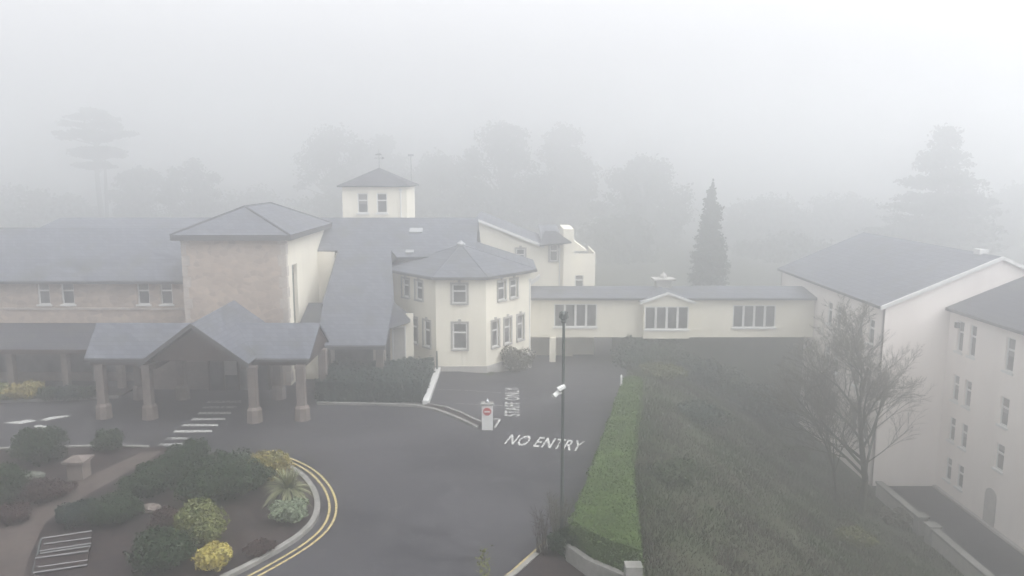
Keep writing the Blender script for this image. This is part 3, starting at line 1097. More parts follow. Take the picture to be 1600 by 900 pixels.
r_.roof([E_[0], E_[1], apx, (-3.25, 53.5, apx.z)], 0.12); r_.roof([E_[4], E_[5], (-3.25, 53.5, apx.z), apx], 0.12)
rf = obj("roof", r_, M['slate'], bo)
rt = MB()
for i in range(1, 5):
    rt.tube([E_[i], apx], [0.035, 0.035], 5)
obj("ridge_tiles", rt, M['slate'], rf)
rt = MB(); rt.lathe(apx - Vector((0, 0, .05)), [(.28, 0), (.28, .12), (.14, .2), (.05, .3)], 8)
obj("roof_vent", rt, M['sky_pane'], rf)
gu = MB()
for i in range(1, 4):
    a, b = E_[i], E_[i + 1]; U = (b - a).normalized(); N = Vector((U.y, -U.x, 0))
    gu.obox(a, U, N, 0, (b - a).length, -.06, .05, ZE - .17, ZE - .03)
obj("gutter", gu, M['fascia'], bo)
downpipe(bo, 1.12, 48.5, -1.5, 5.0, M['wpaint'])

# ---- white gabled wing behind the pavilion
bg_ = thing("gabled_wing", "white wing with half-gable roof rising behind the pavilion", "building", (1, 58, 0))
w = MB()
lx, rx_ = -2.56, 2.05
ops = [(gy(806.5, 400, 56).x - lx, gy(820, 400, 56).x - lx, 5.15, 6.3), (gy(859, 400, 56).x - lx, gy(871.5, 400, 56).x - lx, gy(860, 408, 56).z, gy(860, 383, 56).z)]
wall_face(w, (lx, 56, 0), XP, YN, 3.76 - lx, -2, 6.6, ops)
w.prism([(lx, 56, 6.6), (rx_, 56, 6.6), (lx, 56, 8.48)], (0, .2, 0))
w.box(lx, lx + .1, 56.2, 66, 0, 8.3)
obj("wall", w, M['cream'], bg_)
for o_ in ops:
    window(bg_, (lx, 56, 0), XP, YN, o_, surround=M['trim'])
r_ = MB()
r_.roof([(lx - .1, 55.8, 8.55), (rx_ + .25, 55.8, 6.58), (rx_ + .25, 66, 6.58), (lx - .1, 66, 8.55)], 0.1)
r_.roof([(rx_ + .2, 56.1, 6.6), (3.8, 56.1, 6.6), (3.8, 66, 7.4), (rx_ + .2, 66, 7.4)], 0.1)
rf = obj("roof", r_, M['slate'], bg_)
vg = MB(); vg.prism([(lx - .15, 55.72, 8.4), (rx_ + .3, 55.72, 6.4), (rx_ + .3, 55.72, 6.6), (lx - .15, 55.72, 8.6)], (0, .08, 0))
obj("bargeboard", vg, M['wpaint'], rf)
w = MB(); w.box(3.73, 4.5, 55.6, 60, -2, gy(890, 358, 55.6).z)
obj("stair_wall", w, M['cream'], bg_)
w = MB()
ops = [(.1, .75, gy(905, 445, 56.3).z - .3, gy(905, 430, 56.3).z)]
wall_face(w, (4.55, 56.3, 0), XP, YN, 1.6, -2, gy(915, 396, 56.3).z, ops)
w.prism([(4.55, 56.5, 6.1), (5.6, 56.5, 6.1), (4.55, 56.5, 6.85)], (0, 3, 0))
w.box(6.05, 6.15, 56.31, 61, -2, 6.0)
obj("end_wall", w, M['cream'], bg_)
window(bg_, (4.55, 56.3, 0), XP, YN, ops[0])
r_ = MB(); b0, b1, b2 = gy(843, 383, 55), gy(893, 378, 55), gy(858, 361, 56.4)
r_.roof([b0, b1, (b2.x + .5, 56.4, b2.z), (b2.x - .3, 56.4, b2.z)], 0.12)
obj("bay_roof", r_, M['slate_d'], bg_)
downpipe(bg_, gy(874, 420, 56).x, 55.93, 0, 6.2)
w = MB(); w.prism([(1.35, 54.6, gy(832, 440, 54.6).z), (2.0, 54.6, gy(842, 430, 54.6).z), (2.0, 54.6, gy(842, 436, 54.6).z), (1.35, 54.6, gy(832, 446, 54.6).z)], (0, .6, 0))
obj("lean_to_roof", w, M['wpaint'], bg_)

# ---- link corridor on posts
bl = thing("link_corridor", "long low cream corridor with slate roof bridging the driveway", "building", (11, 55, 0))
LX0, LX1, LY, LZ0, LZ1 = 1.3, 21.2, 53.0, 0.36, 3.22
def px_op(xa, xb, ya, yb_, Y):
    return (gy(xa, ya, Y).x - LX0, gy(xb, ya, Y).x - LX0, gy(xa, yb_, Y).z, gy(xa, ya, Y).z)
opA, opC = px_op(866, 933, 475, 511, LY), px_op(1146, 1213, 477, 512, LY)
w = MB()
wall_face(w, (LX0, LY, 0), XP, YN, LX1 - LX0, LZ0, LZ1, [opA, opC], 0.12)
w.poly([(LX0, LY, LZ0), (LX0, 58, LZ0), (LX1, 58, LZ0), (LX1, LY, LZ0)])
w.box(LX0, LX1, 57.9, 58.0, LZ0, LZ1)
obj("wall", w, M['cream'], bl)
for o_ in (opA, opC):
    window(bl, (LX0, LY, 0), XP, YN, o_, 'quad', 0.12, blind=0)
rzl = gy(1000, 447, 55.5).z
r_ = MB()
r_.roof([(LX0 - .2, LY - .3, LZ1), (LX1 + .1, LY - .3, LZ1), (LX1 + .05, 55.5, rzl), (LX0 - .2, 55.5, rzl)], 0.13)
r_.roof([(LX0 - .2, 55.5, rzl), (LX1 + .1, 55.5, rzl), (LX1 + .1, 58.3, LZ1), (LX0 - .2, 58.3, LZ1)], 0.13)
rf = obj("roof", r_, M['slate'], bl)
gu = MB(); gu.box(LX0, LX1, LY - .38, LY - .28, LZ1 - .16, LZ1 - .02)
obj("gutter", gu, M['fascia'], rf)
# bay with pediment
BY = 52.35
bx0, bx1 = gy(1006, 490, BY).x, gy(1078, 490, BY).x
O = (bx0, BY, 0)
opB = (.08, bx1 - bx0 - .08, gy(1040, 515, BY).z, gy(1040, 479, BY).z)
zb0, zb1 = gy(1040, 529, BY).z, gy(1040, 470, BY).z
w = MB(); wall_face(w, O, XP, YN, bx1 - bx0, zb0, zb1, [opB], 0.1)
w.box(bx0, bx0 + .05, BY + .005, LY, zb0, zb1); w.box(bx1 - .05, bx1, BY + .005, LY, zb0, zb1)
w.poly([(bx0, BY, zb0), (bx1, BY, zb0), (bx1, LY, zb0), (bx0, LY, zb0)])
mx_, pz_ = (bx0 + bx1) / 2, gy(1041, 458, BY).z
w.prism([(bx0, BY + .01, zb1), (bx1, BY + .01, zb1), (mx_, BY + .01, pz_ - .05)], (0, .2, 0))
by = obj("bay", w, M['cream'], bl)
window(by, O, XP, YN, opB, 'quad', 0.1, name="bay_window", sill=True)
r_ = MB()
r_.roof([(bx0 - .3, BY - .2, zb1 - .05), (mx_, BY - .2, pz_ + .06), (mx_, 55, pz_ + .06), (bx0 - .3, 55, zb1 - .05)], 0.1)
r_.roof([(mx_, BY - .2, pz_ + .06), (bx1 + .3, BY - .2, zb1 - .05), (bx1 + .3, 55, zb1 - .05), (mx_, 55, pz_ + .06)], 0.1)
obj("bay_roof", r_, M['slate'], by)
r_ = MB()
for xa in (bx0 - .32, bx1 + .32):
    r_.prism([(xa, BY - .27, zb1 - .2), (mx_, BY - .27, pz_ - .06), (mx_, BY - .27, pz_ + .1), (xa, BY - .27, zb1 - .04)], (0, .08, 0))
obj("pediment_trim", r_, M['wpaint'], by)
# roof ventilator
vx_, vz = gy(1036, 445, 55.5).x, rzl
m = MB(); m.box(vx_ - .55, vx_ + .55, 55.1, 55.9, vz - .2, gy(1036, 437, 55.5).z)
vt = obj("roof_ventilator", m, M['plinth'], rf)
z2 = gy(1036, 437, 55.5).z
m = MB(); m.box(vx_ - .8, vx_ + .8, 54.85, 56.15, z2, z2 + .12); m.lathe((vx_, 55.5, z2 + .1), [(.3, 0), (.26, .22), (.1, .38), (.03, .55)], 8)
obj("cap", m, M['plinth'], vt)
# supporting post, added dark wall filling the shadowy gap, undercroft wall
m = MB(); pc = gz(863.5, 583, -2.1)
m.box(pc.x - .21, pc.x + .21, 52.7, 52.98, -2.6, LZ0 - .003)
obj("support_post", m, M['cream'], bl)
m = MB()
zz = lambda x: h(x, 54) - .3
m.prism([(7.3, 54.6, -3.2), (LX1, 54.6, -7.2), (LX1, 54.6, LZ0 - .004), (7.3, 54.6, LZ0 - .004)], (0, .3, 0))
obj("underlink_shade_wall", m, M['underlink_shade'], bl)
m = MB(); ops = [(.25, .75, -1.0, -.2), (1.15, 1.75, -1.0, -.15)]
wall_face(m, (1.25, 57.0, 0), XP, YN, 3.0, -2.6, LZ0 - .004, ops)
obj("undercroft_wall", m, M['cream'], bl)
for o_ in ops:
    window(bl, (1.25, 57.0, 0), XP, YN, o_, 'plain', sill=False)

# ---- pale gabled building on the right
br = thing("gabled_building", "pale multi-storey building with broad white-edged gable at right", "building", (27, 50, LOW))
GX0, GX1, GXM, GY0, GY1, GE, GR = 21.25, 33.9, 27.56, 43.0, 60.0, 4.4, 7.12
w = MB()
w.prism([(GX0, GY0, LOW - .5), (GX1, GY0, LOW - .5), (GX1, GY0, GE), (GXM, GY0, GR), (GX0, GY0, GE)], (0, .25, 0))
w.prism([(GX0, GY1 - .25, LOW - .5), (GX1, GY1 - .25, LOW - .5), (GX1, GY1 - .25, GE), (GXM, GY1 - .25, GR), (GX0, GY1 - .25, GE)], (0, .25, 0))
w.box(GX1 - .2, GX1, GY0 + .25, GY1 - .25, LOW, GE)
obj("gable_wall", w, M['white_r'], br)
ops = []
O = (GX0, GY1, 0); UW, NW = Vector((0, -1, 0)), Vector((-1, 0, 0))
for ya in (56.2, 54.6, 50.9, 49.5, 46.4, 44.9):
    for zt in (3.3, .3, -2.6):
        if zt > 3 or ya < 53:
            ops.append((GY1 - ya, GY1 - ya + .75, zt - 1.5, zt))
w = MB(); wall_face(w, O, UW, NW, GY1 - GY0 - .003, LOW - .5, GE, ops)
obj("side_wall", w, M['white_r'], br)
for o_ in ops:
    window(br, O, UW, NW, o_, surround=None)
r_ = MB()
r_.roof([(GX0 - .3, GY0 - .1, GE - .05), (GXM, GY0 - .1, GR + .08), (GXM, GY1 + .2, GR + .08), (GX0 - .3, GY1 + .2, GE - .05)], 0.12)
r_.roof([(GXM, GY0 - .1, GR + .08), (GX1 + .3, GY0 - .1, GE - .05), (GX1 + .3, GY1 + .2, GE - .05), (GXM, GY1 + .2, GR + .08)], 0.12)
rf = obj("roof", r_, M['slate'], br)
vg = MB()
for xa in (GX0 - .32, GX1 + .32):
    vg.prism([(xa, GY0 - .16, GE - .26), (GXM, GY0 - .16, GR - .1), (GXM, GY0 - .16, GR + .1), (xa, GY0 - .16, GE - .02)], (0, .1, 0))
obj("bargeboard", vg, M['wpaint'], rf)
gu = MB(); gu.box(GX0 - .36, GX0 - .26, GY0, GY1, GE - .2, GE - .03)
obj("gutter", gu, M['fascia'], rf)
m = MB(); p = gx(1533, 388, GXM); m.box(GXM - .25, GXM + .25, p.y - .3, p.y + .3, GR, GR + .3)
obj("roof_vent", m, M['wpaint'], rf)

# ---- nearer wing of it, running towards the viewer
bn = thing("accommodation_wing", "tall pale four-storey wing with paired windows at right edge", "building", (27, 30, LOW))
NX = 24.95
ops = []
rowz = [gx(1512, y, NX).z for y in (505, 594, 665, 734)]
hts = (1.75, 1.5, 1.4, 1.35)
pairs = [(42.15, 41.55), (41.0, 40.4)]
for rz0, ht in zip(rowz, hts):
    for a, b in pairs + [(37.9, 37.2), (34.4, 33.7), (33.2, 32.5), (29.5, 28.8)]:
        if rz0 == rowz[3] and 36 < a < 39:
            continue
        ops.append((GY0 - a, GY0 - b, rz0 - ht, rz0))
O = (NX, GY0, 0)
w = MB(); wall_face(w, O, UW, NW, 33, LOW - .5, 4.45, ops)
obj("wall", w, M['white_r'], bn)
for o_ in ops:
    window(bn, O, UW, NW, o_)
m = MB()
dz = LOW
da = [(38.7, 0)]
pts = [(NX - .02, 38.3, dz), (NX - .02, 37.4, dz), (NX - .02, 37.4, dz + 1.75)] + [(NX - .02, 37.85 - .45 * math.cos(t_ * math.pi / 6), dz + 1.75 + .42 * math.sin(t_ * math.pi / 6)) for t_ in range(1, 6)][::-1][::-1] + [(NX - .02, 38.3, dz + 1.75)]
m.prism(pts, (-.05, 0, 0))
dr = obj("arched_door", m, M['plinth'], bn)
r_ = MB(); s_ = 0.418
r_.roof([(NX - .35, GY0 - .18, 4.35), (NX - .35, 9, 4.35), (NX + 5, 9, 4.35 + 5.35 * s_), (NX + 5, GY0 - .18, 4.35 + 5.35 * s_)], 0.12)
r_.roof([(NX + 5, GY0 - .18, 4.35 + 5.35 * s_), (NX + 5, 9, 4.35 + 5.35 * s_), (NX + 10.3, 9, 4.35), (NX + 10.3, GY0 - .18, 4.35)], 0.12)
rf = obj("roof", r_, M['slate_d'], bn)
gu = MB(); gu.box(NX - .42, NX - .3, 9, GY0 - .2, 4.17, 4.33)
obj("gutter", gu, M['fascia'], rf)
m = MB(); p = gx(1499, 508, NX); m.box(NX - .22, NX - .0, p.y - .1, p.y + .1, p.z - .15, p.z + .15)
obj("wall_lamp", m, M['dmetal'], bn)

# sunken path and its boundary wall
m = MB(); m.poly([(21.15, 10, LOW + .1), (NX, 10, LOW + .1), (NX, 42.98, LOW + .1), (21.15, 42.98, LOW + .1)])
struct(obj("sunken_path", m, M['asphalt']))
m = MB(); m.box(NX - .22, NX - .003, 10, 42.9, LOW, LOW + .22)
struct(obj("sunken_kerb", m, M['plinth']))


def low_wall(name, y0, y1, label, x=21.0, z=LOW - .3, top=-5.62, pier=None):
    t = thing(name, label, "garden wall", (x, (y0 + y1) / 2, LOW), "boundary walls along the sunken path")
    m = MB(); m.box(x - .12, x + .12, y0, y1, z, top - .08)
    obj("wall", m, M['plinth'], t)
    m = MB(); m.box(x - .19, x + .19, y0, y1, top - .08, top + .03)
    obj("coping", m, M['kerb'], t)
    py = pier
    m = MB(); m.box(x - .24, x + .24, py - .24, py + .24, z, top + .06); m.box(x - .31, x + .31, py - .31, py + .31, top + .06, top + .15)
    obj("pier", m, M['kerb'], t)


low_wall("boundary_wall", 37.4, 41.8, "short pale coped wall beside the sunken path, beyond its gateway", pier=37.2)
low_wall("boundary_wall", 12.0, 35.9, "long pale coped wall beside the sunken path, nearer than its gateway", pier=36.1)

# ------------------------------------------------------------------ street furniture
t = thing("no_entry_pillar", "white square pillar with red no-entry roundel beside the driveway", "pillar", (-1.14, 34.5, 0))
m = MB(); m.box(-1.41, -.9, 34.45, 34.85, 0, 1.2)
obj("body", m, M['wpaint'], t)
m = MB(); m.box(-1.45, -.86, 34.41, 34.89, 1.2, 1.27)
obj("cap", m, M['kerb'], t)
m = MB(); cxp = -1.155
m.prism([(cxp + .19 * math.cos(a), 34.45, .9 + .19 * math.sin(a)) for a in [2 * math.pi * i / 24 for i in range(24)]], (0, -.025, 0))
sg_ = obj("sign", m, M['red'], t)
m = MB(); m.box(cxp - .13, cxp + .13, 34.41, 34.424, .87, .93)
obj("bar", m, M['wpaint'], sg_)
m = MB(); m.lathe((-1.155, 34.65, 1.27), [(.09, 0), (.09, .08), (.05, .15), (.02, .2)], 10)
obj("lamp", m, M['metal'], t)

lx_, ly_ = 1.58, 23.0
ltop = gy(883, 490, ly_).z
t = thing("lamp_post", "tall dark lamp post with ornate head and white cameras", "lamp post", (lx_, ly_, 0))
m = MB(); m.tube([(lx_, ly_, 0), (lx_, ly_, 1.1), (lx_, ly_, 1.2), (lx_, ly_, ltop - .25)], [.085, .085, .055, .042], 10)
obj("pole", m, M['dmetal'], t)
m = MB(); m.lathe((lx_, ly_, ltop - .3), [(.05, 0), (.1, .06), (.07, .1), (.13, .16), (.13, .3), (.09, .33), (.05, .36)], 10)
for a in range(6):
    q = a * math.pi / 3
    m.tube([(lx_, ly_, ltop - .2), (lx_ + .13 * math.cos(q), ly_ + .13 * math.sin(q), ltop - .12), (lx_ + .1 * math.cos(q), ly_ + .1 * math.sin(q), ltop + .06)], [.02, .025, .02], 5)
obj("lamp_head", m, M['dmetal'], t)
for (pxx, pyy, dx) in ((869, 617, -.3), (878, 607, -.05)):
    p = gy(pxx, pyy, ly_ - .1)
    m = MB()
    d_ = Vector((-.6, -.7, -.45)).normalized() if dx < -.1 else Vector((-.9, -.25, -.5)).normalized()
    m.tube([p - d_ * .12, p + d_ * .1], [.05, .06], 8)
    m.tube([p - d_ * .1 + Vector((0, 0, .045)), p + d_ * .16 + Vector((0, 0, .07))], [.05, .062], 6)
    c_ = obj("security_camera", m, M['wpaint'], t)
    m = MB(); m.tube([p, (lx_, ly_, p.z + .05)], [.022, .022], 6)
    obj("bracket", m, M['wpaint'], c_)

# white-capped low wall and pier at the near end of the hedge
t = thing("hedge_end_wall", "low pale wall with square pier at the hedge's near end", "garden wall", (2.8, 21, 0))
m = MB(); m.strip([(1.72, 22.62), (1.76, 22.22), (2.25, 21.4), (2.9, 20.78), (3.25, 20.48)], .2, 0, .58)
obj("wall", m, M['kerb'], t)
pq = gz(986, 879, 0.75)
m = MB(); m.box(3.17, 3.64, 19.92, 20.3, 0, 1.08)
obj("pier", m, M['kerb'], t)

t = thing("bed_edge_wall", "thin white coped wall running from pavilion to kerb", "garden wall", (-4.4, 41.5, 0))
m = MB(); m.prism([(-4.62, 38.3, 0), (-4.3, 38.3, 0), (-4.3, 38.3, .25), (-4.62, 38.3, .25)][::1], (0, 7.0, 0))
obj("wall", m, M['wpaint'], t)
m = MB(); m.tube([(-4.48, 44.7, 0), (-4.48, 44.7, 1.35)], [.06, .05], 6)
obj("post", m, M['dmetal'], t)

pb = gz(120, 749, 0.09)
t = thing("garden_pillar", "squat brown stone pillar with pointed cap beside garden path", "pillar", pb)
m = MB(); m.box(pb.x - .3, pb.x + .3, pb.y - .1, pb.y + .5, 0, .78)
obj("shaft", m, M['ashlar'], t)
m = MB(); s_ = .42
m.prism([(pb.x - s_, pb.y + .2 - s_, .78), (pb.x + s_, pb.y + .2 - s_, .78), (pb.x + s_, pb.y + .2 + s_, .78), (pb.x - s_, pb.y + .2 + s_, .78)], (0, 0, .08))
for i, (a, b) in enumerate((((-1, -1), (1, -1)), ((1, -1), (1, 1)), ((1, 1), (-1, 1)), ((-1, 1), (-1, -1)))):
    m.poly([(pb.x + a[0] * s_, pb.y + .2 + a[1] * s_, .861), (pb.x + b[0] * s_, pb.y + .2 + b[1] * s_, .861), (pb.x, pb.y + .2, 1.02)])
obj("cap", m, M['ashlar'], t)


def boulder(px_, py_, r, mat, label, flat=.5):
    c = gz(px_, py_, 0.09)
    m = MB(); n = 9
    for i in range(n + 1):
        for j in range(14):
            th, ph = math.pi * i / n, 2 * math.pi * j / 14
            d = Vector((math.sin(th) * math.cos(ph), math.sin(th) * math.sin(ph), math.cos(th)))
            s = 1 + .25 * mnoise.noise(d * 1.7 + Vector((px_, 0, 0)))
            m.v.append((c.x + d.x * r * s * 1.3, c.y + d.y * r * s, c.z + d.z * r * s * flat + r * flat * .4))
    for i in range(n):
        for j in range(14):
            a, b = i * 14 + j, i * 14 + (j + 1) % 14
            m.f.append((a, b, b + 14, a + 14))
    return tag(obj("boulder", m, mat), label, "boulder")


boulder(52, 746, .34, M['boulder'], "flat grey-green boulder left of the garden pillar")
boulder(234, 797, .3, M['ashlar'], "flat brown stone lying between shrubs in the island bed")

# garden steps with pale nosings
st = thing("garden_steps", "dark garden steps with thin pale nosings beside the path", "steps", gz(97, 870, 0.09))
lines = [((66, 841), (143.5, 829.5)), ((62, 861), (142, 849)), ((55, 872), (138, 861)), ((52, 895), (136, 882.5)), ((69, 850), (143, 840)), ((63, 864.5), (141, 853)), ((60, 886), (137, 875))]
zt = [.46, .38, .30, .16, .44, .37, .2]
mt = MB()
prev = None
for (a, b), z in zip(lines, zt):
    A_, B_ = gz(*a, z), gz(*b, z)
    m = MB(); m.tube([A_, B_], [.02, .02], 6)
    obj("nosing", m, M['nosing'], st)
for k_ in range(3):
    A_, B_ = gz(*lines[k_][0], zt[k_]), gz(*lines[k_][1], zt[k_])
    C_, D_ = gz(*lines[k_ + 1][0], zt[k_ + 1]), gz(*lines[k_ + 1][1], zt[k_ + 1])
    m = MB(); m.prism([A_ - Vector((0, 0, .05)), B_ - Vector((0, 0, .05)), D_ + Vector((0, .03, .02)), C_ + Vector((0, .03, .02))], (0, 0, -.12))
    obj("tread", m, M['soil'], st)
m = MB()
for s_ in (0,):
    A_, D_ = gz(*lines[0][s_], .4), gz(*lines[3][s_], .1)
    m.prism([A_, D_, (D_.x, D_.y, .05), (A_.x, A_.y, .05)], (-.06 if s_ == 0 else .06, 0, 0))
obj("string", m, M['dmetal'], st)


# ------------------------------------------------------------------ plants
def shrub(label, px_, py_, rx_, rz, kind, n=2600, leaf=.085, ry=None, z0=0.08, seed=None, cat="shrub", name="shrub", nb=9, group=None, at=None, elong=1.5):
    """px_,py_ : picture point of the shrub's foot"""
    c = at or gz(px_, py_, z0)
    ry = ry or rx_
    seed = seed if seed is not None else int(px_ + py_)
    t = thing(name, label, cat, c, group)
    cc = (c.x, c.y, c.z + rz * 0.95)
    blobs = [(cc[0], cc[1], cc[2] - rz * .1, rx_ * .8, ry * .8, rz * .85)] + sub_blobs(cc, (rx_, ry, rz), nb, seed)
    P, nr = blob_points(blobs, n, .6, .2, floor=c.z + .02)
    V, Fc = leaf_quads(P, leaf, elong, nr, 1.0)
    obj_np("foliage", V, Fc, LEAF[kind], t)
    m = MB(); rr = random.Random(seed)
    for i in range(5):
        a = rr.uniform(0, 6.28)
        m.tube([(c.x, c.y, c.z - .05), (c.x + .3 * rx_ * math.cos(a), c.y + .3 * ry * math.sin(a), c.z + rz * .8), (c.x + .6 * rx_ * math.cos(a), c.y + .6 * ry * math.sin(a), c.z + rz * 1.3)], [.035, .025, .012], 4)
    obj("stem", m, M['bark_d'], t)
    return t


shrub("large olive-green rounded shrub in the middle of the island bed", 316, 850, .95, .78, 'olive', 6500, .07, nb=6)
shrub("bright golden-yellow low shrub at the front of the island bed", 334, 886, .66, .42, 'yellow', 4500, .065, elong=2.2)
shrub("pale grey-green low shrub near the island's curved kerb", 453, 813, .62, .36, 'grey', 3800, .07)
shrub("yellow-gold shrub against the kerb behind the spiky plant", 424, 750, .92, .58, 'gold', 6500, .07)
shrub("dark green shrub left of the gold shrub, behind the olive one", 385, 765, .95, .6, 'dark', 5200, .08)
shrub("dark green shrub between the boulder-brown stone and the crossing", 255, 760, 1.0, .6, 'dark', 5200, .08)
shrub("broad dark green shrub near the top of the island bed", 345, 775, 1.55, .85, 'dark', 8000, .085)
shrub("dark green shrub at the far corner where path meets crossing", 285, 735, 1.0, .6, 'dark', 5000, .08)
shrub("dark bushy shrub between path and olive shrub", 228, 775, .95, .55, 'dark', 4200, .08)
shrub("green spreading shrub on the path's near edge", 178, 815, .95, .5, 'dark', 4600, .075)
shrub("almost black rounded shrub just above the garden steps", 120, 822, .6, .48, 'blue', 3200, .075)
shrub("dull green shrub beside the golden shrub, right of the steps", 248, 888, 1.0, .55, 'dark', 5000, .08)
shrub("low reddish-brown shrub in front of the brown stone", 262, 830, .7, .35, 'purple', 2600, .07)
shrub("reddish ground-hugging plant right of the golden shrub", 405, 862, .5, .18, 'purple', 1400, .06)
shrub("tall dark green shrub beside the road at far left", 65, 722, 1.15, .75, 'dark', 5200, .085)
shrub("small dark clipped shrub near the lane kerb, right of the pillar", 166, 704, .62, .5, 'dark', 3200, .07)
shrub("dark green mass of shrub at the left picture edge", 5, 790, .9, .8, 'dark', 4600, .085)
shrub("low reddish shrub between garden pillar and left edge", 72, 780, .9, .35, 'purple', 3000, .07)
shrub("brown low shrub on the bed left of the path's bend", 20, 815, .7, .35, 'purple', 2400, .07)

# spiky strap-leaved plant
c = gz(452, 785, .08)
t = thing("spiky_plant", "spiky strap-leaved plant with arching leaves near the kerb", "plant", c)
m = MB(); rr = random.Random(3)
for i in range(300):
    a = rr.uniform(0, 2 * math.pi); L = rr.uniform(.65, 1.15); lift = rr.uniform(.2, 1.45)
    pts = []
    for k_ in range(5):
        s_ = k_ / 4
        r0 = L * math.cos(lift) * s_ * 1.0 + .05
        zz_ = .5 + L * math.sin(lift) * s_ - .75 * s_ * s_ * (1.3 - math.sin(lift)) * .9
        pts.append(Vector((c.x + math.cos(a) * r0, c.y + math.sin(a) * r0, c.z + max(zz_, .03))))
    sd = Vector((-math.sin(a), math.cos(a), 0))
    wd = [.024, .027, .024, .016, .003]
    i0 = len(m.v)
    for p, w_ in zip(pts, wd):
        m.v += [tuple(p - sd * w_), tuple(p + sd * w_)]
    for k_ in range(4):
        m.f.append((i0 + 2 * k_, i0 + 2 * k_ + 1, i0 + 2 * k_ + 3, i0 + 2 * k_ + 2))
obj("foliage", m, LEAF['blade'], t)
m = MB(); m.tube([c, c + Vector((0, 0, .5))], [.12, .1], 7)
obj("stem", m, M['bark_d'], t)

# border in front of the stone wing
for (x, y, r, hgt, kd, lb) in ((38, 622, .95, .5, 'gold', "yellow-green shrub at the left end of the border bed"), (-5, 625, .9, .45, 'olive', "olive shrub cut by the left picture edge in the border bed"), (78, 624, .75, .35, 'dark', "dark low shrub right of the yellow-green one in the border"), (108, 624, .8, .4, 'blue', "dark shrub in the border bed near the porch"), (138, 622, .6, .35, 'dark', "last dark shrub of the border bed beside the porch column")):
    shrub(lb, x, y, r, hgt, kd, 2200, .1)
shrub("brown-green rounded shrub at the pavilion's right corner", 806, 584, 1.05, .85, 'purple2', 4200, .08, z0=0, at=Vector((.3, 46.1, -.35)))


# ---- hedges
def hedge_mesh(name, ring, z0, z1, mat_leaf_, t, dens, leaf, rag=.05):
    """clipped hedge: a solid core plus a skin of small leaves"""
    n = len(ring)
    cx_ = sum(p[0] for p in ring) / n; cy_ = sum(p[1] for p in ring) / n
    pts, nrm = [], []
    area = 0
    for i in range(n):
        a, b = Vector((*ring[i], 0)), Vector((*ring[(i + 1) % n], 0))
        L = (b - a).length; k_ = int(L * (z1 - z0) * dens)
        U = (b - a).normalized(); N = Vector((U.y, -U.x, 0))
        for _ in range(k_):
            p = a + U * random.uniform(0, L); z = random.uniform(z0, z1)
            o_ = random.gauss(0, rag) + .14 * mnoise.noise(Vector((p.x * 1.3, p.y * 1.3, z * 1.3)))
            pts.append((p.x + N.x * o_, p.y + N.y * o_, z)); nrm.append(N[:])
    # top, sampled over the ring's bounding box
    xs_, ys_ = [p[0] for p in ring], [p[1] for p in ring]
    x0, x1, y0, y1 = min(xs_), max(xs_), min(ys_), max(ys_)

    def inside(x, y):
        c_ = False
        for i in range(n):
            (xa, ya), (xb, yb_) = ring[i], ring[(i + 1) % n]
            if (ya > y) != (yb_ > y) and x < (xb - xa) * (y - ya) / (yb_ - ya) + xa:
                c_ = not c_
        return c_
    for _ in range(int((x1 - x0) * (y1 - y0) * dens * 1.2)):
        x, y = random.uniform(x0, x1), random.uniform(y0, y1)
        if inside(x, y):
            z = z1 + random.gauss(0, rag) + .15 * mnoise.noise(Vector((x * 1.1, y * 1.1, 0)))
            pts.append((x, y, z)); nrm.append((0, 0, 1))
    V, Fc = leaf_quads(np.array(pts), leaf, 1.5, np.array(nrm), 1.1)
    obj_np("foliage", V, Fc, mat_leaf_, t)
    m = MB()
    sh = [(cx_ + (x - cx_) * .985, cy_ + (y - cy_) * .985) for x, y in ring]
    m.prism([(x, y, z0) for x, y in sh], (0, 0, z1 - z0 - .05))
    obj("inner_growth", m, mat_leaf_, t)


HT = 1.35
hr_ = [tuple(gz(x, y, HT)[:2]) for x, y in ((894, 812), (922, 830), (960, 846), (1002, 861), (994, 790), (986, 720), (994, 650), (1003, 592), (990, 587), (976, 589), (957, 640), (932, 710))]
t = thing("clipped_hedge", "long bright green clipped hedge along the driveway's right edge", "hedge", (4, 29, 0))
hedge_mesh("hedge", hr_, 0.12, HT, LEAF['hedge'], t, 620, .055, .035)
m = MB(); m.tube([gz(972, 600, 1.2), gz(971.5, 594, 1.2) + Vector((0, 0, .35))], [.06, .05], 8)
mk = gz(971.5, 600, 0.0)
t = thing("marker_post", "small white marker post at the hedge's far end", "post", (5.5, 37.4, 0))
m = MB(); m.tube([(5.5, 37.5, 0), (5.5, 37.5, 1.75)], [.05, .05], 8); obj("shaft", m, M['wpaint'], t)
m = MB(); m.tube([(5.5, 37.5, 1.75), (5.5, 37.5, 1.83)], [.065, .03], 8); obj("cap", m, M['wpaint'], t)

bk = [(-10.2, -7.25, "leftmost block of dark hedge in front of the hall"), (-7.1, -5.75, "narrow middle block of dark hedge in front of the hall"), (-5.6, -4.72, "slim right block of dark hedge beside the white coped wall")]
for a, b, lb in bk:
    t = thing("dark_hedge", lb, "hedge", ((a + b) / 2, 41, 0), "dark hedge blocks in front of the hall")
    hedge_mesh("hedge", [(a, 38.75), (b, 38.75), (b, 41.3), (b, 44), (a, 43)], 0, 1.15, LEAF['blue'], t, 150, .12, .07)

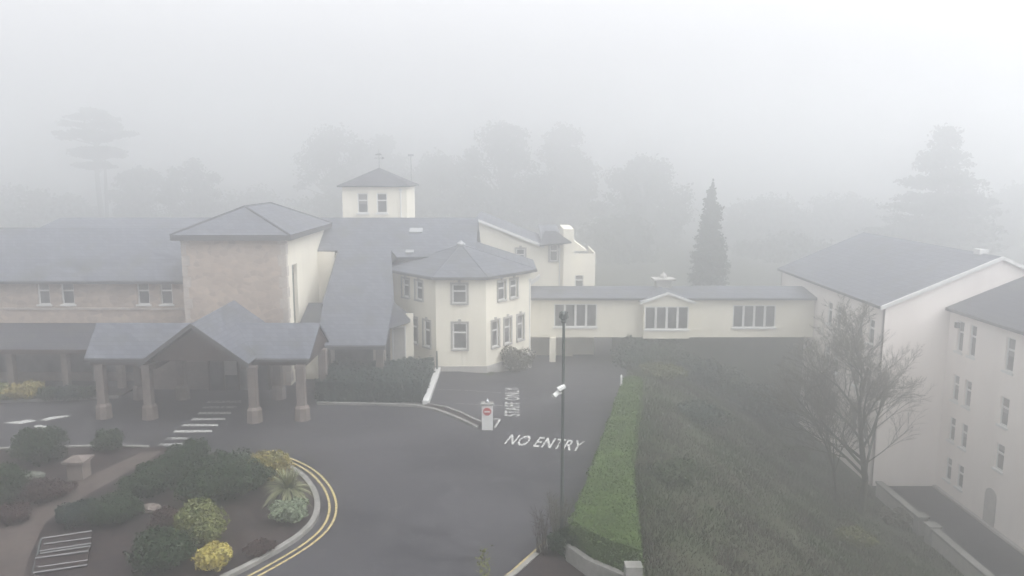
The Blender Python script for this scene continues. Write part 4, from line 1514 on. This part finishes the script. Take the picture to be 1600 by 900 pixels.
# ---- bank cover: rough grass
n = 150000
X = RNG.uniform(3.5, 20.8, n); Y = 15 + 38 * RNG.uniform(0, 1, n) ** 1.3
keep = X > np.maximum(3.6, 3.75 + (Y - 20) * .158 - .75)
X, Y = X[keep], Y[keep]
Z = np.array([h(a, b) for a, b in zip(X, Y)])
cl = np.array([mnoise.noise(Vector((a * .5, b * .5, 3))) for a, b in zip(X, Y)])
keep = RNG.uniform(-.5, .5, len(X)) < cl * .6 + .42
X, Y, Z, cl = X[keep], Y[keep], Z[keep], cl[keep]
n = len(X)
ht = RNG.uniform(.04, .17, n) * (1 + .5 * cl)
an = RNG.uniform(0, 2 * np.pi, n); wd = .026
le = RNG.normal(0, .08, (n, 2))
dx, dy = np.cos(an) * wd, np.sin(an) * wd
V = np.stack([np.stack([X - dx, Y - dy, Z - .1], 1), np.stack([X + dx, Y + dy, Z - .1], 1), np.stack([X + le[:, 0] + dx * .3, Y + le[:, 1] + dy * .3, Z + ht], 1), np.stack([X + le[:, 0] - dx * .3, Y + le[:, 1] - dy * .3, Z + ht], 1)], 1).reshape(-1, 3)
o = obj_np("bank_grass", V, np.arange(4 * n).reshape(n, 4), LEAF['bank'])
o['kind'] = 'stuff'; o['label'] = "rough brown-green grass covering the bank"

# low scrub on the bank
def on_bank(px_, py_):
    a = _ray(px_, py_); t_ = 5.0
    while t_ < 120:
        p = Vector((a[0] * t_, a[1] * t_, CAM_H + a[2] * t_))
        if p.z < h(p.x, p.y):
            return p
        t_ += .05
    return p


for (x, y, r, hg, kd, lb) in (
        (985, 575, 1.5, .7, 'blue', "bluish scrub bush between driveway and hedge end below the corridor"),
        (1035, 592, 1.6, .6, 'olive2', "dull green scrub bush on the bank below the bay window"),
        (1090, 560, 1.5, .7, 'bank', "brownish scrub bush at the foot of the corridor wall"),
        (1165, 600, 1.6, .7, 'blue', "dark scrub bush on the bank near the gabled building"),
        (1195, 650, 1.2, .6, 'bank', "brown scrub bush by the foot of the gabled building"),
        (1100, 660, 1.7, .6, 'blue', "low bluish bush halfway down the grassy bank"),
        (1050, 745, 1.0, .4, 'bank', "small dull bush on the bank beside the hedge"),
        (1400, 820, .8, .55, 'twig', "twiggy pale bush between bare tree and sunken path"),
        (1330, 850, 1.0, .45, 'olive2', "mossy green bush under the bare tree"),
        (1240, 720, 1.1, .5, 'bank', "dull bush left of the bare tree's trunk")):
    p = on_bank(x, y)
    shrub(lb, x, y, r, hg, kd, 2600, .1, at=Vector((p.x, p.y, p.z - .1)), cat="bush", name="scrub_bush")


for (X_, Y_, r, hg, kd, lb) in (
        (8.6, 52.3, 1.5, .95, 'blue', "dark evergreen bush nearest the driveway below the corridor"),
        (10.6, 53.2, 1.7, 1.15, 'dark', "dark green bush directly below the corridor's bay window"),
        (13.0, 52.6, 1.7, 1.15, 'blue', "bluish evergreen bush just right of the bay under the corridor"),
        (15.2, 53.4, 1.8, 1.3, 'dark', "broad dark bush under the corridor's blank wall"),
        (17.4, 52.8, 1.7, 1.4, 'blue', "tall bluish bush below the corridor's right-hand window"),
        (19.5, 53.6, 1.6, 1.5, 'dark', "dark bush in the corner of corridor and gabled building")):
    shrub(lb, X_ * 10, Y_ * 10, r, hg, kd, 4200, .14, at=Vector((X_, Y_, h(X_, Y_) - .1)), cat="bush", name="evergreen_bush")

# ------------------------------------------------------------------ trees
def branch_tree(name, label, base, height, spread, trunk_r, seed, lean=(0, 0), group=None, twig=LEAF['twig'], fork=.2, levels=5, buds=None):
    rr = random.Random(seed)
    t = thing(name, label, "tree", base, group)
    tr, tw = MB(), MB()

    def grow(p, d, L, r, lev):
        seg_n = 4 if lev < 2 else 3
        pts, rad = [p], [r]
        q, dd = p.copy(), d.copy()
        kids = []
        for i in range(seg_n):
            dd = (dd + Vector((rr.gauss(0, .13), rr.gauss(0, .13), rr.gauss(.03, .08)))).normalized()
            q = q + dd * L / seg_n
            pts.append(q.copy()); rad.append(r * (1 - .7 * (i + 1) / seg_n))
            kids.append((q.copy(), dd.copy(), rad[-1]))
        (tr if lev < 2 else tw).tube(pts, rad, 7 if lev < 1 else (5 if lev < 2 else 3), cap=False)
        if lev >= levels:
            return
        m_ = {0: 14, 1: 8, 2: 6, 3: 5, 4: 5}.get(lev, 3)
        for i in range(m_):
            f_ = (fork if lev == 0 else .25) + (1 - (fork if lev == 0 else .25)) * (i + rr.random() * .6) / m_
            k_ = min(seg_n - 1, int(f_ * seg_n)); a = pts[k_]; b = pts[k_ + 1]
            u = f_ * seg_n - k_
            s_ = a.lerp(b, min(1, u))
            ax = (b - a).normalized()
            side = Vector((rr.gauss(0, 1), rr.gauss(0, 1), 0)); side = (side - ax * side.dot(ax)).normalized()
            ang = rr.uniform(.5, 1.0) if lev == 0 else rr.uniform(.45, .95)
            nd = (ax * math.cos(ang) + side * math.sin(ang) * spread + Vector((0, 0, .18))).normalized()
            nl = L * (rr.uniform(.5, .68) * (1.15 - .55 * f_) if lev == 0 else rr.uniform(.45, .7) * (1.1 - .4 * f_))
            grow(s_, nd, nl, max(.0055, r * (.45 if lev == 0 else .5) * (1.1 - .5 * f_)), lev + 1)

    grow(Vector(base), Vector((lean[0], lean[1], 1)).normalized(), height, trunk_r, 0)
    obj("trunk", tr, M['bark'], t, smooth=True)
    obj("crown", tw, twig, t)
    return t


p = on_bank(1345, 805)
branch_tree("bare_tree", "large bare tree with spreading winter branches on the bank", p - Vector((0, 0, .2)), 8.3, .9, .2, 14, (-.05, .0))
p2 = on_bank(1308, 775)
branch_tree("bare_tree", "slimmer bare tree just left of the large one", p2 - Vector((0, 0, .2)), 6.0, .5, .08, 35, (.03, 0), levels=4)

# leafless shrub round the lamp post, and the wispy sapling
def twiggy(label, c, hgt, spread, n, seed, mat):
    rr = random.Random(seed)
    t = thing("bare_shrub", label, "shrub", c)
    m, s = MB(), MB()
    for i in range(n):
        a = rr.uniform(0, 6.28); L = hgt * rr.uniform(.6, 1.0); o_ = spread * rr.uniform(.2, 1)
        p0 = Vector(c) + Vector((rr.gauss(0, .1), rr.gauss(0, .1), 0))
        p1 = p0 + Vector((math.cos(a) * o_ * .4, math.sin(a) * o_ * .4, L * .55)); p2_ = p0 + Vector((math.cos(a) * o_, math.sin(a) * o_, L))
        (s if i < 6 else m).tube([p0, p1, p2_], [.014, .01, .004], 3, False)
        for k_ in range(5):
            b = p1.lerp(p2_, rr.random()); m.tube([b, b + Vector((rr.gauss(0, .14), rr.gauss(0, .14), rr.uniform(.05, .28)))], [.006, .003], 3, False)
    obj("stem", s, M['bark_d'], t); obj("twigs", m, mat, t)


twiggy("leafless reddish-brown shrub around the lamp post's foot", (1.45, 23.0, .05), 1.9, .45, 44, 4, LEAF['twig'])
twiggy("dark leafless shrub left of the lamp post", (.95, 22.6, .05), 1.6, .35, 24, 5, M['bark_d'])
shrub("low dark evergreen at the foot of the lamp post", 0, 0, .6, .45, 'dark', 2600, .07, at=Vector((1.75, 22.6, .05)))


def leaf_tree(label, x, y_top, Y, width_px, kind, shape='round', group="trees fading into the fog", name="tree", gapn=14, n=2600, leafs=.55, seed=0, base_z=-2.0, bottom=.3):
    top = gy(x, y_top, Y)
    wdt = width_px / FPX * Y / 2
    Ht = top.z - base_z
    rr = random.Random(seed + int(x))
    t = thing(name, label, "tree", (top.x, Y, base_z), group)
    blobs = []
    m = MB()
    if shape == 'cone':
        for i in range(16):
            f_ = i / 15
            r = wdt * (1 - f_) ** .6 * rr.uniform(.85, 1.05) + .1
            z = base_z + Ht * (.06 + .92 * f_)
            blobs.append((top.x + rr.gauss(0, .04 * wdt), Y + rr.gauss(0, .04 * wdt), z, r, r, Ht * .055))
        m.tube([(top.x, Y, base_z - .5), (top.x, Y, top.z - .6)], [.22, .04], 7)
        blobs.append((top.x, Y, top.z - .7, .15, .15, .8))
    elif shape == 'cedar':
        for i in range(gapn):
            f_ = rr.uniform(bottom, 1.0)
            r = wdt * (1.02 - (f_ - bottom) / (1 - bottom)) ** .75
            a = rr.uniform(0, 6.28)
            q = rr.uniform(.25, .7)
            bx_, by_, bz_ = top.x + math.cos(a) * r * q, Y + math.sin(a) * r * q, base_z + Ht * (f_ - .03)
            blobs.append((bx_, by_, bz_, r * .55 + .35, r * .55 + .35, Ht * .028 + .12))
            m.tube([(top.x, Y, bz_ - Ht * .05), (bx_, by_, bz_)], [.14, .05], 4, False)
        blobs.append((top.x, Y, top.z - Ht * .05, wdt * .22, wdt * .22, Ht * .05))
        m.tube([(top.x, Y, base_z - .5), (top.x + .2, Y, base_z + Ht * .5), (top.x, Y, top.z - Ht * .04)], [.5, .32, .08], 8)
    elif shape == 'flat':
        # a few wide, flat plates of foliage high on a bare trunk, gaps between
        for (f_, wr, nn) in ((.985, .22, 4), (.95, .5, 8), (.90, .8, 12), (.84, 1.0, 14), (.80, .7, 6), (.71, .85, 10), (.68, .6, 6), (.60, .45, 6)):
            for i in range(nn):
                a = rr.uniform(0, 6.28); q = wdt * wr * rr.uniform(.25, .85)
                bx_, by_, bz_ = top.x + math.cos(a) * q, Y + math.sin(a) * q, base_z + Ht * (f_ + rr.gauss(0, .008)) - .3 * q / wdt
                blobs.append((bx_, by_, bz_, wdt * rr.uniform(.13, .26), wdt * rr.uniform(.13, .26), Ht * rr.uniform(.012, .026)))
                m.tube([(top.x, Y, bz_ - Ht * .05), (bx_, by_, bz_)], [.14, .05], 4, False)
        m.tube([(top.x + .3, Y, base_z - .5), (top.x - .2, Y, base_z + Ht * .5), (top.x, Y, top.z - Ht * .03)], [.6, .42, .1], 8)
        m.tube([(top.x + .9, Y, base_z - .5), (top.x + 1.3, Y, base_z + Ht * .45), (top.x + 1.6, Y, base_z + Ht * .72)], [.4, .3, .1], 7)
    else:
        for i in range(gapn):
            a = rr.uniform(0, 6.28); f_ = rr.uniform(bottom, .97)
            prof = math.sin(min(1, max(0.05, (f_ - bottom + .12) / (1.12 - bottom))) * math.pi) ** .6
            q = wdt * prof * rr.uniform(.2, .85)
            s_ = wdt * rr.uniform(.12, .3)
            blobs.append((top.x + math.cos(a) * q, Y + math.sin(a) * q, base_z + Ht * f_ - s_ * .8, s_, s_, s_ * rr.uniform(.7, 1.1)))
            m.tube([(top.x, Y, base_z + Ht * .35), (blobs[-1][0], blobs[-1][1], blobs[-1][2])], [.16, .05], 4, False)
        m.tube([(top.x, Y, base_z - .5), (top.x + rr.gauss(0, .3), Y, base_z + Ht * .45), (top.x, Y, base_z + Ht * .8)], [.4, .28, .08], 8)
    obj("trunk", m, M['bark_d'], t)
    P, nr = blob_points(blobs, n, .15, .22)
    V, Fc = leaf_quads(P, leafs, 1.3, nr, 1.2)
    obj_np("crown", V, Fc, LEAF[kind], t)
    return t


leaf_tree("tall flat-topped cedar standing alone at far left", 145, 172, 144, 138, 'conifer', 'flat', n=15000, leafs=.5, gapn=30, bottom=.5, seed=2)
leaf_tree("pair-trunked bushy tree just right of the tall cedar", 215, 250, 147, 120, 'dark', n=9000, leafs=.55, gapn=60, seed=4, bottom=.1)
leaf_tree("ragged round tree left of the tower roof", 298, 243, 142, 120, 'dark', n=9000, leafs=.55, gapn=60, seed=6, bottom=.1)
leaf_tree("low dim tree at the far left edge", 22, 285, 142, 170, 'dark', n=8000, leafs=.6, gapn=50, seed=8, bottom=.1)
leaf_tree("low faint tree between the left edge and the tall cedar", 100, 300, 147, 130, 'dark', n=7000, leafs=.6, gapn=46, seed=9, bottom=.1)
leaf_tree("broad tree directly left of the cupola", 520, 188, 153, 170, 'dark', n=14000, leafs=.55, gapn=90, seed=10, bottom=.08)
leaf_tree("dim tree rising just behind the cupola's left side", 595, 205, 169, 150, 'dark', n=10000, leafs=.6, gapn=60, seed=12, bottom=.1)
leaf_tree("tall broad tree above the gabled wing's roof", 785, 183, 150, 170, 'dark', n=15000, leafs=.55, gapn=90, seed=14, bottom=.08)
leaf_tree("tall thin-topped tree right of the broad one above the wing", 880, 190, 155, 150, 'twig', n=13000, leafs=.55, gapn=80, seed=16, bottom=.08)
leaf_tree("dim tree filling the gap right of the cupola mast", 690, 232, 158, 160, 'dark', n=11000, leafs=.6, gapn=70, seed=18, bottom=.08)
leaf_tree("faint broad tree left of the pointed cypress", 1010, 238, 142, 180, 'dark', n=15000, leafs=.55, gapn=90, bottom=.08, seed=20)
leaf_tree("narrow pointed dark cypress behind the link corridor", 1113, 287, 78, 66, 'conifer', 'cone', n=22000, leafs=.22, seed=22, name="cypress_tree", group=None)
leaf_tree("big layered conifer above the gabled building's roof", 1478, 193, 114, 205, 'conifer', 'cedar', n=24000, leafs=.5, gapn=80, bottom=.12, seed=24, name="conifer_tree", group=None)
leaf_tree("dim bushy tree at the far right edge", 1590, 285, 147, 170, 'dark', n=10000, leafs=.6, gapn=60, seed=26, bottom=.08)
leaf_tree("faint tree between the cypress and the gabled building", 1200, 302, 153, 190, 'dark', n=12000, leafs=.6, gapn=70, seed=28, bottom=.06)
leaf_tree("faint round tree left of the big conifer", 1320, 297, 158, 200, 'dark', n=12000, leafs=.6, gapn=70, seed=30, bottom=.06)
leaf_tree("low dim tree behind the corridor roof, just right of the white wing", 955, 335, 122, 190, 'dark', n=12000, leafs=.5, gapn=70, seed=32, bottom=.06)
leaf_tree("low tree behind the corridor roof's right half", 1235, 365, 122, 200, 'dark', n=12000, leafs=.5, gapn=70, seed=33, bottom=.06)
leaf_tree("faint low tree behind the stone wing's ridge", 400, 290, 164, 190, 'dark', n=9000, leafs=.65, gapn=60, seed=34, bottom=.08)

# wispy yellow-green sapling close to the viewer
c = Vector((-.75, 19.3, 0))
t = thing("sapling", "wispy yellow-green sapling standing in the foreground road edge", "tree", c)
m = MB(); m.tube([c, c + Vector((.03, 0, .8)), c + Vector((0, 0, 1.9))], [.02, .014, .005], 5); obj("trunk", m, M['bark'], t)
P = np.stack([c.x + RNG.normal(0, .09, 170), c.y + RNG.normal(0, .09, 170), RNG.uniform(.5, 2.0, 170)], 1)
V, Fc = leaf_quads(P, .06, 1.8)
obj_np("crown", V, Fc, LEAF['moss'], t)

# ------------------------------------------------------------------ fog
m = MB(); m.box(-255, 255, -65, 365, -9, 32)
hz = obj("haze", m, None)
hm = bpy.data.materials.new("haze_air")
hm.use_nodes = True
nt = hm.node_tree; nt.nodes.clear()
out = nt.nodes.new("ShaderNodeOutputMaterial")
pv = nt.nodes.new("ShaderNodeVolumePrincipled")
pv.inputs["Color"].default_value = (0.985, 0.991, 1.0, 1)
pv.inputs["Density"].default_value = HAZE_DENSITY
pv.inputs["Anisotropy"].default_value = 0.84
nt.links.new(pv.outputs[0], out.inputs["Volume"])
hz.data.materials.append(hm)
hz['kind'] = 'stuff'
hz['label'] = "thick grey-white fog"
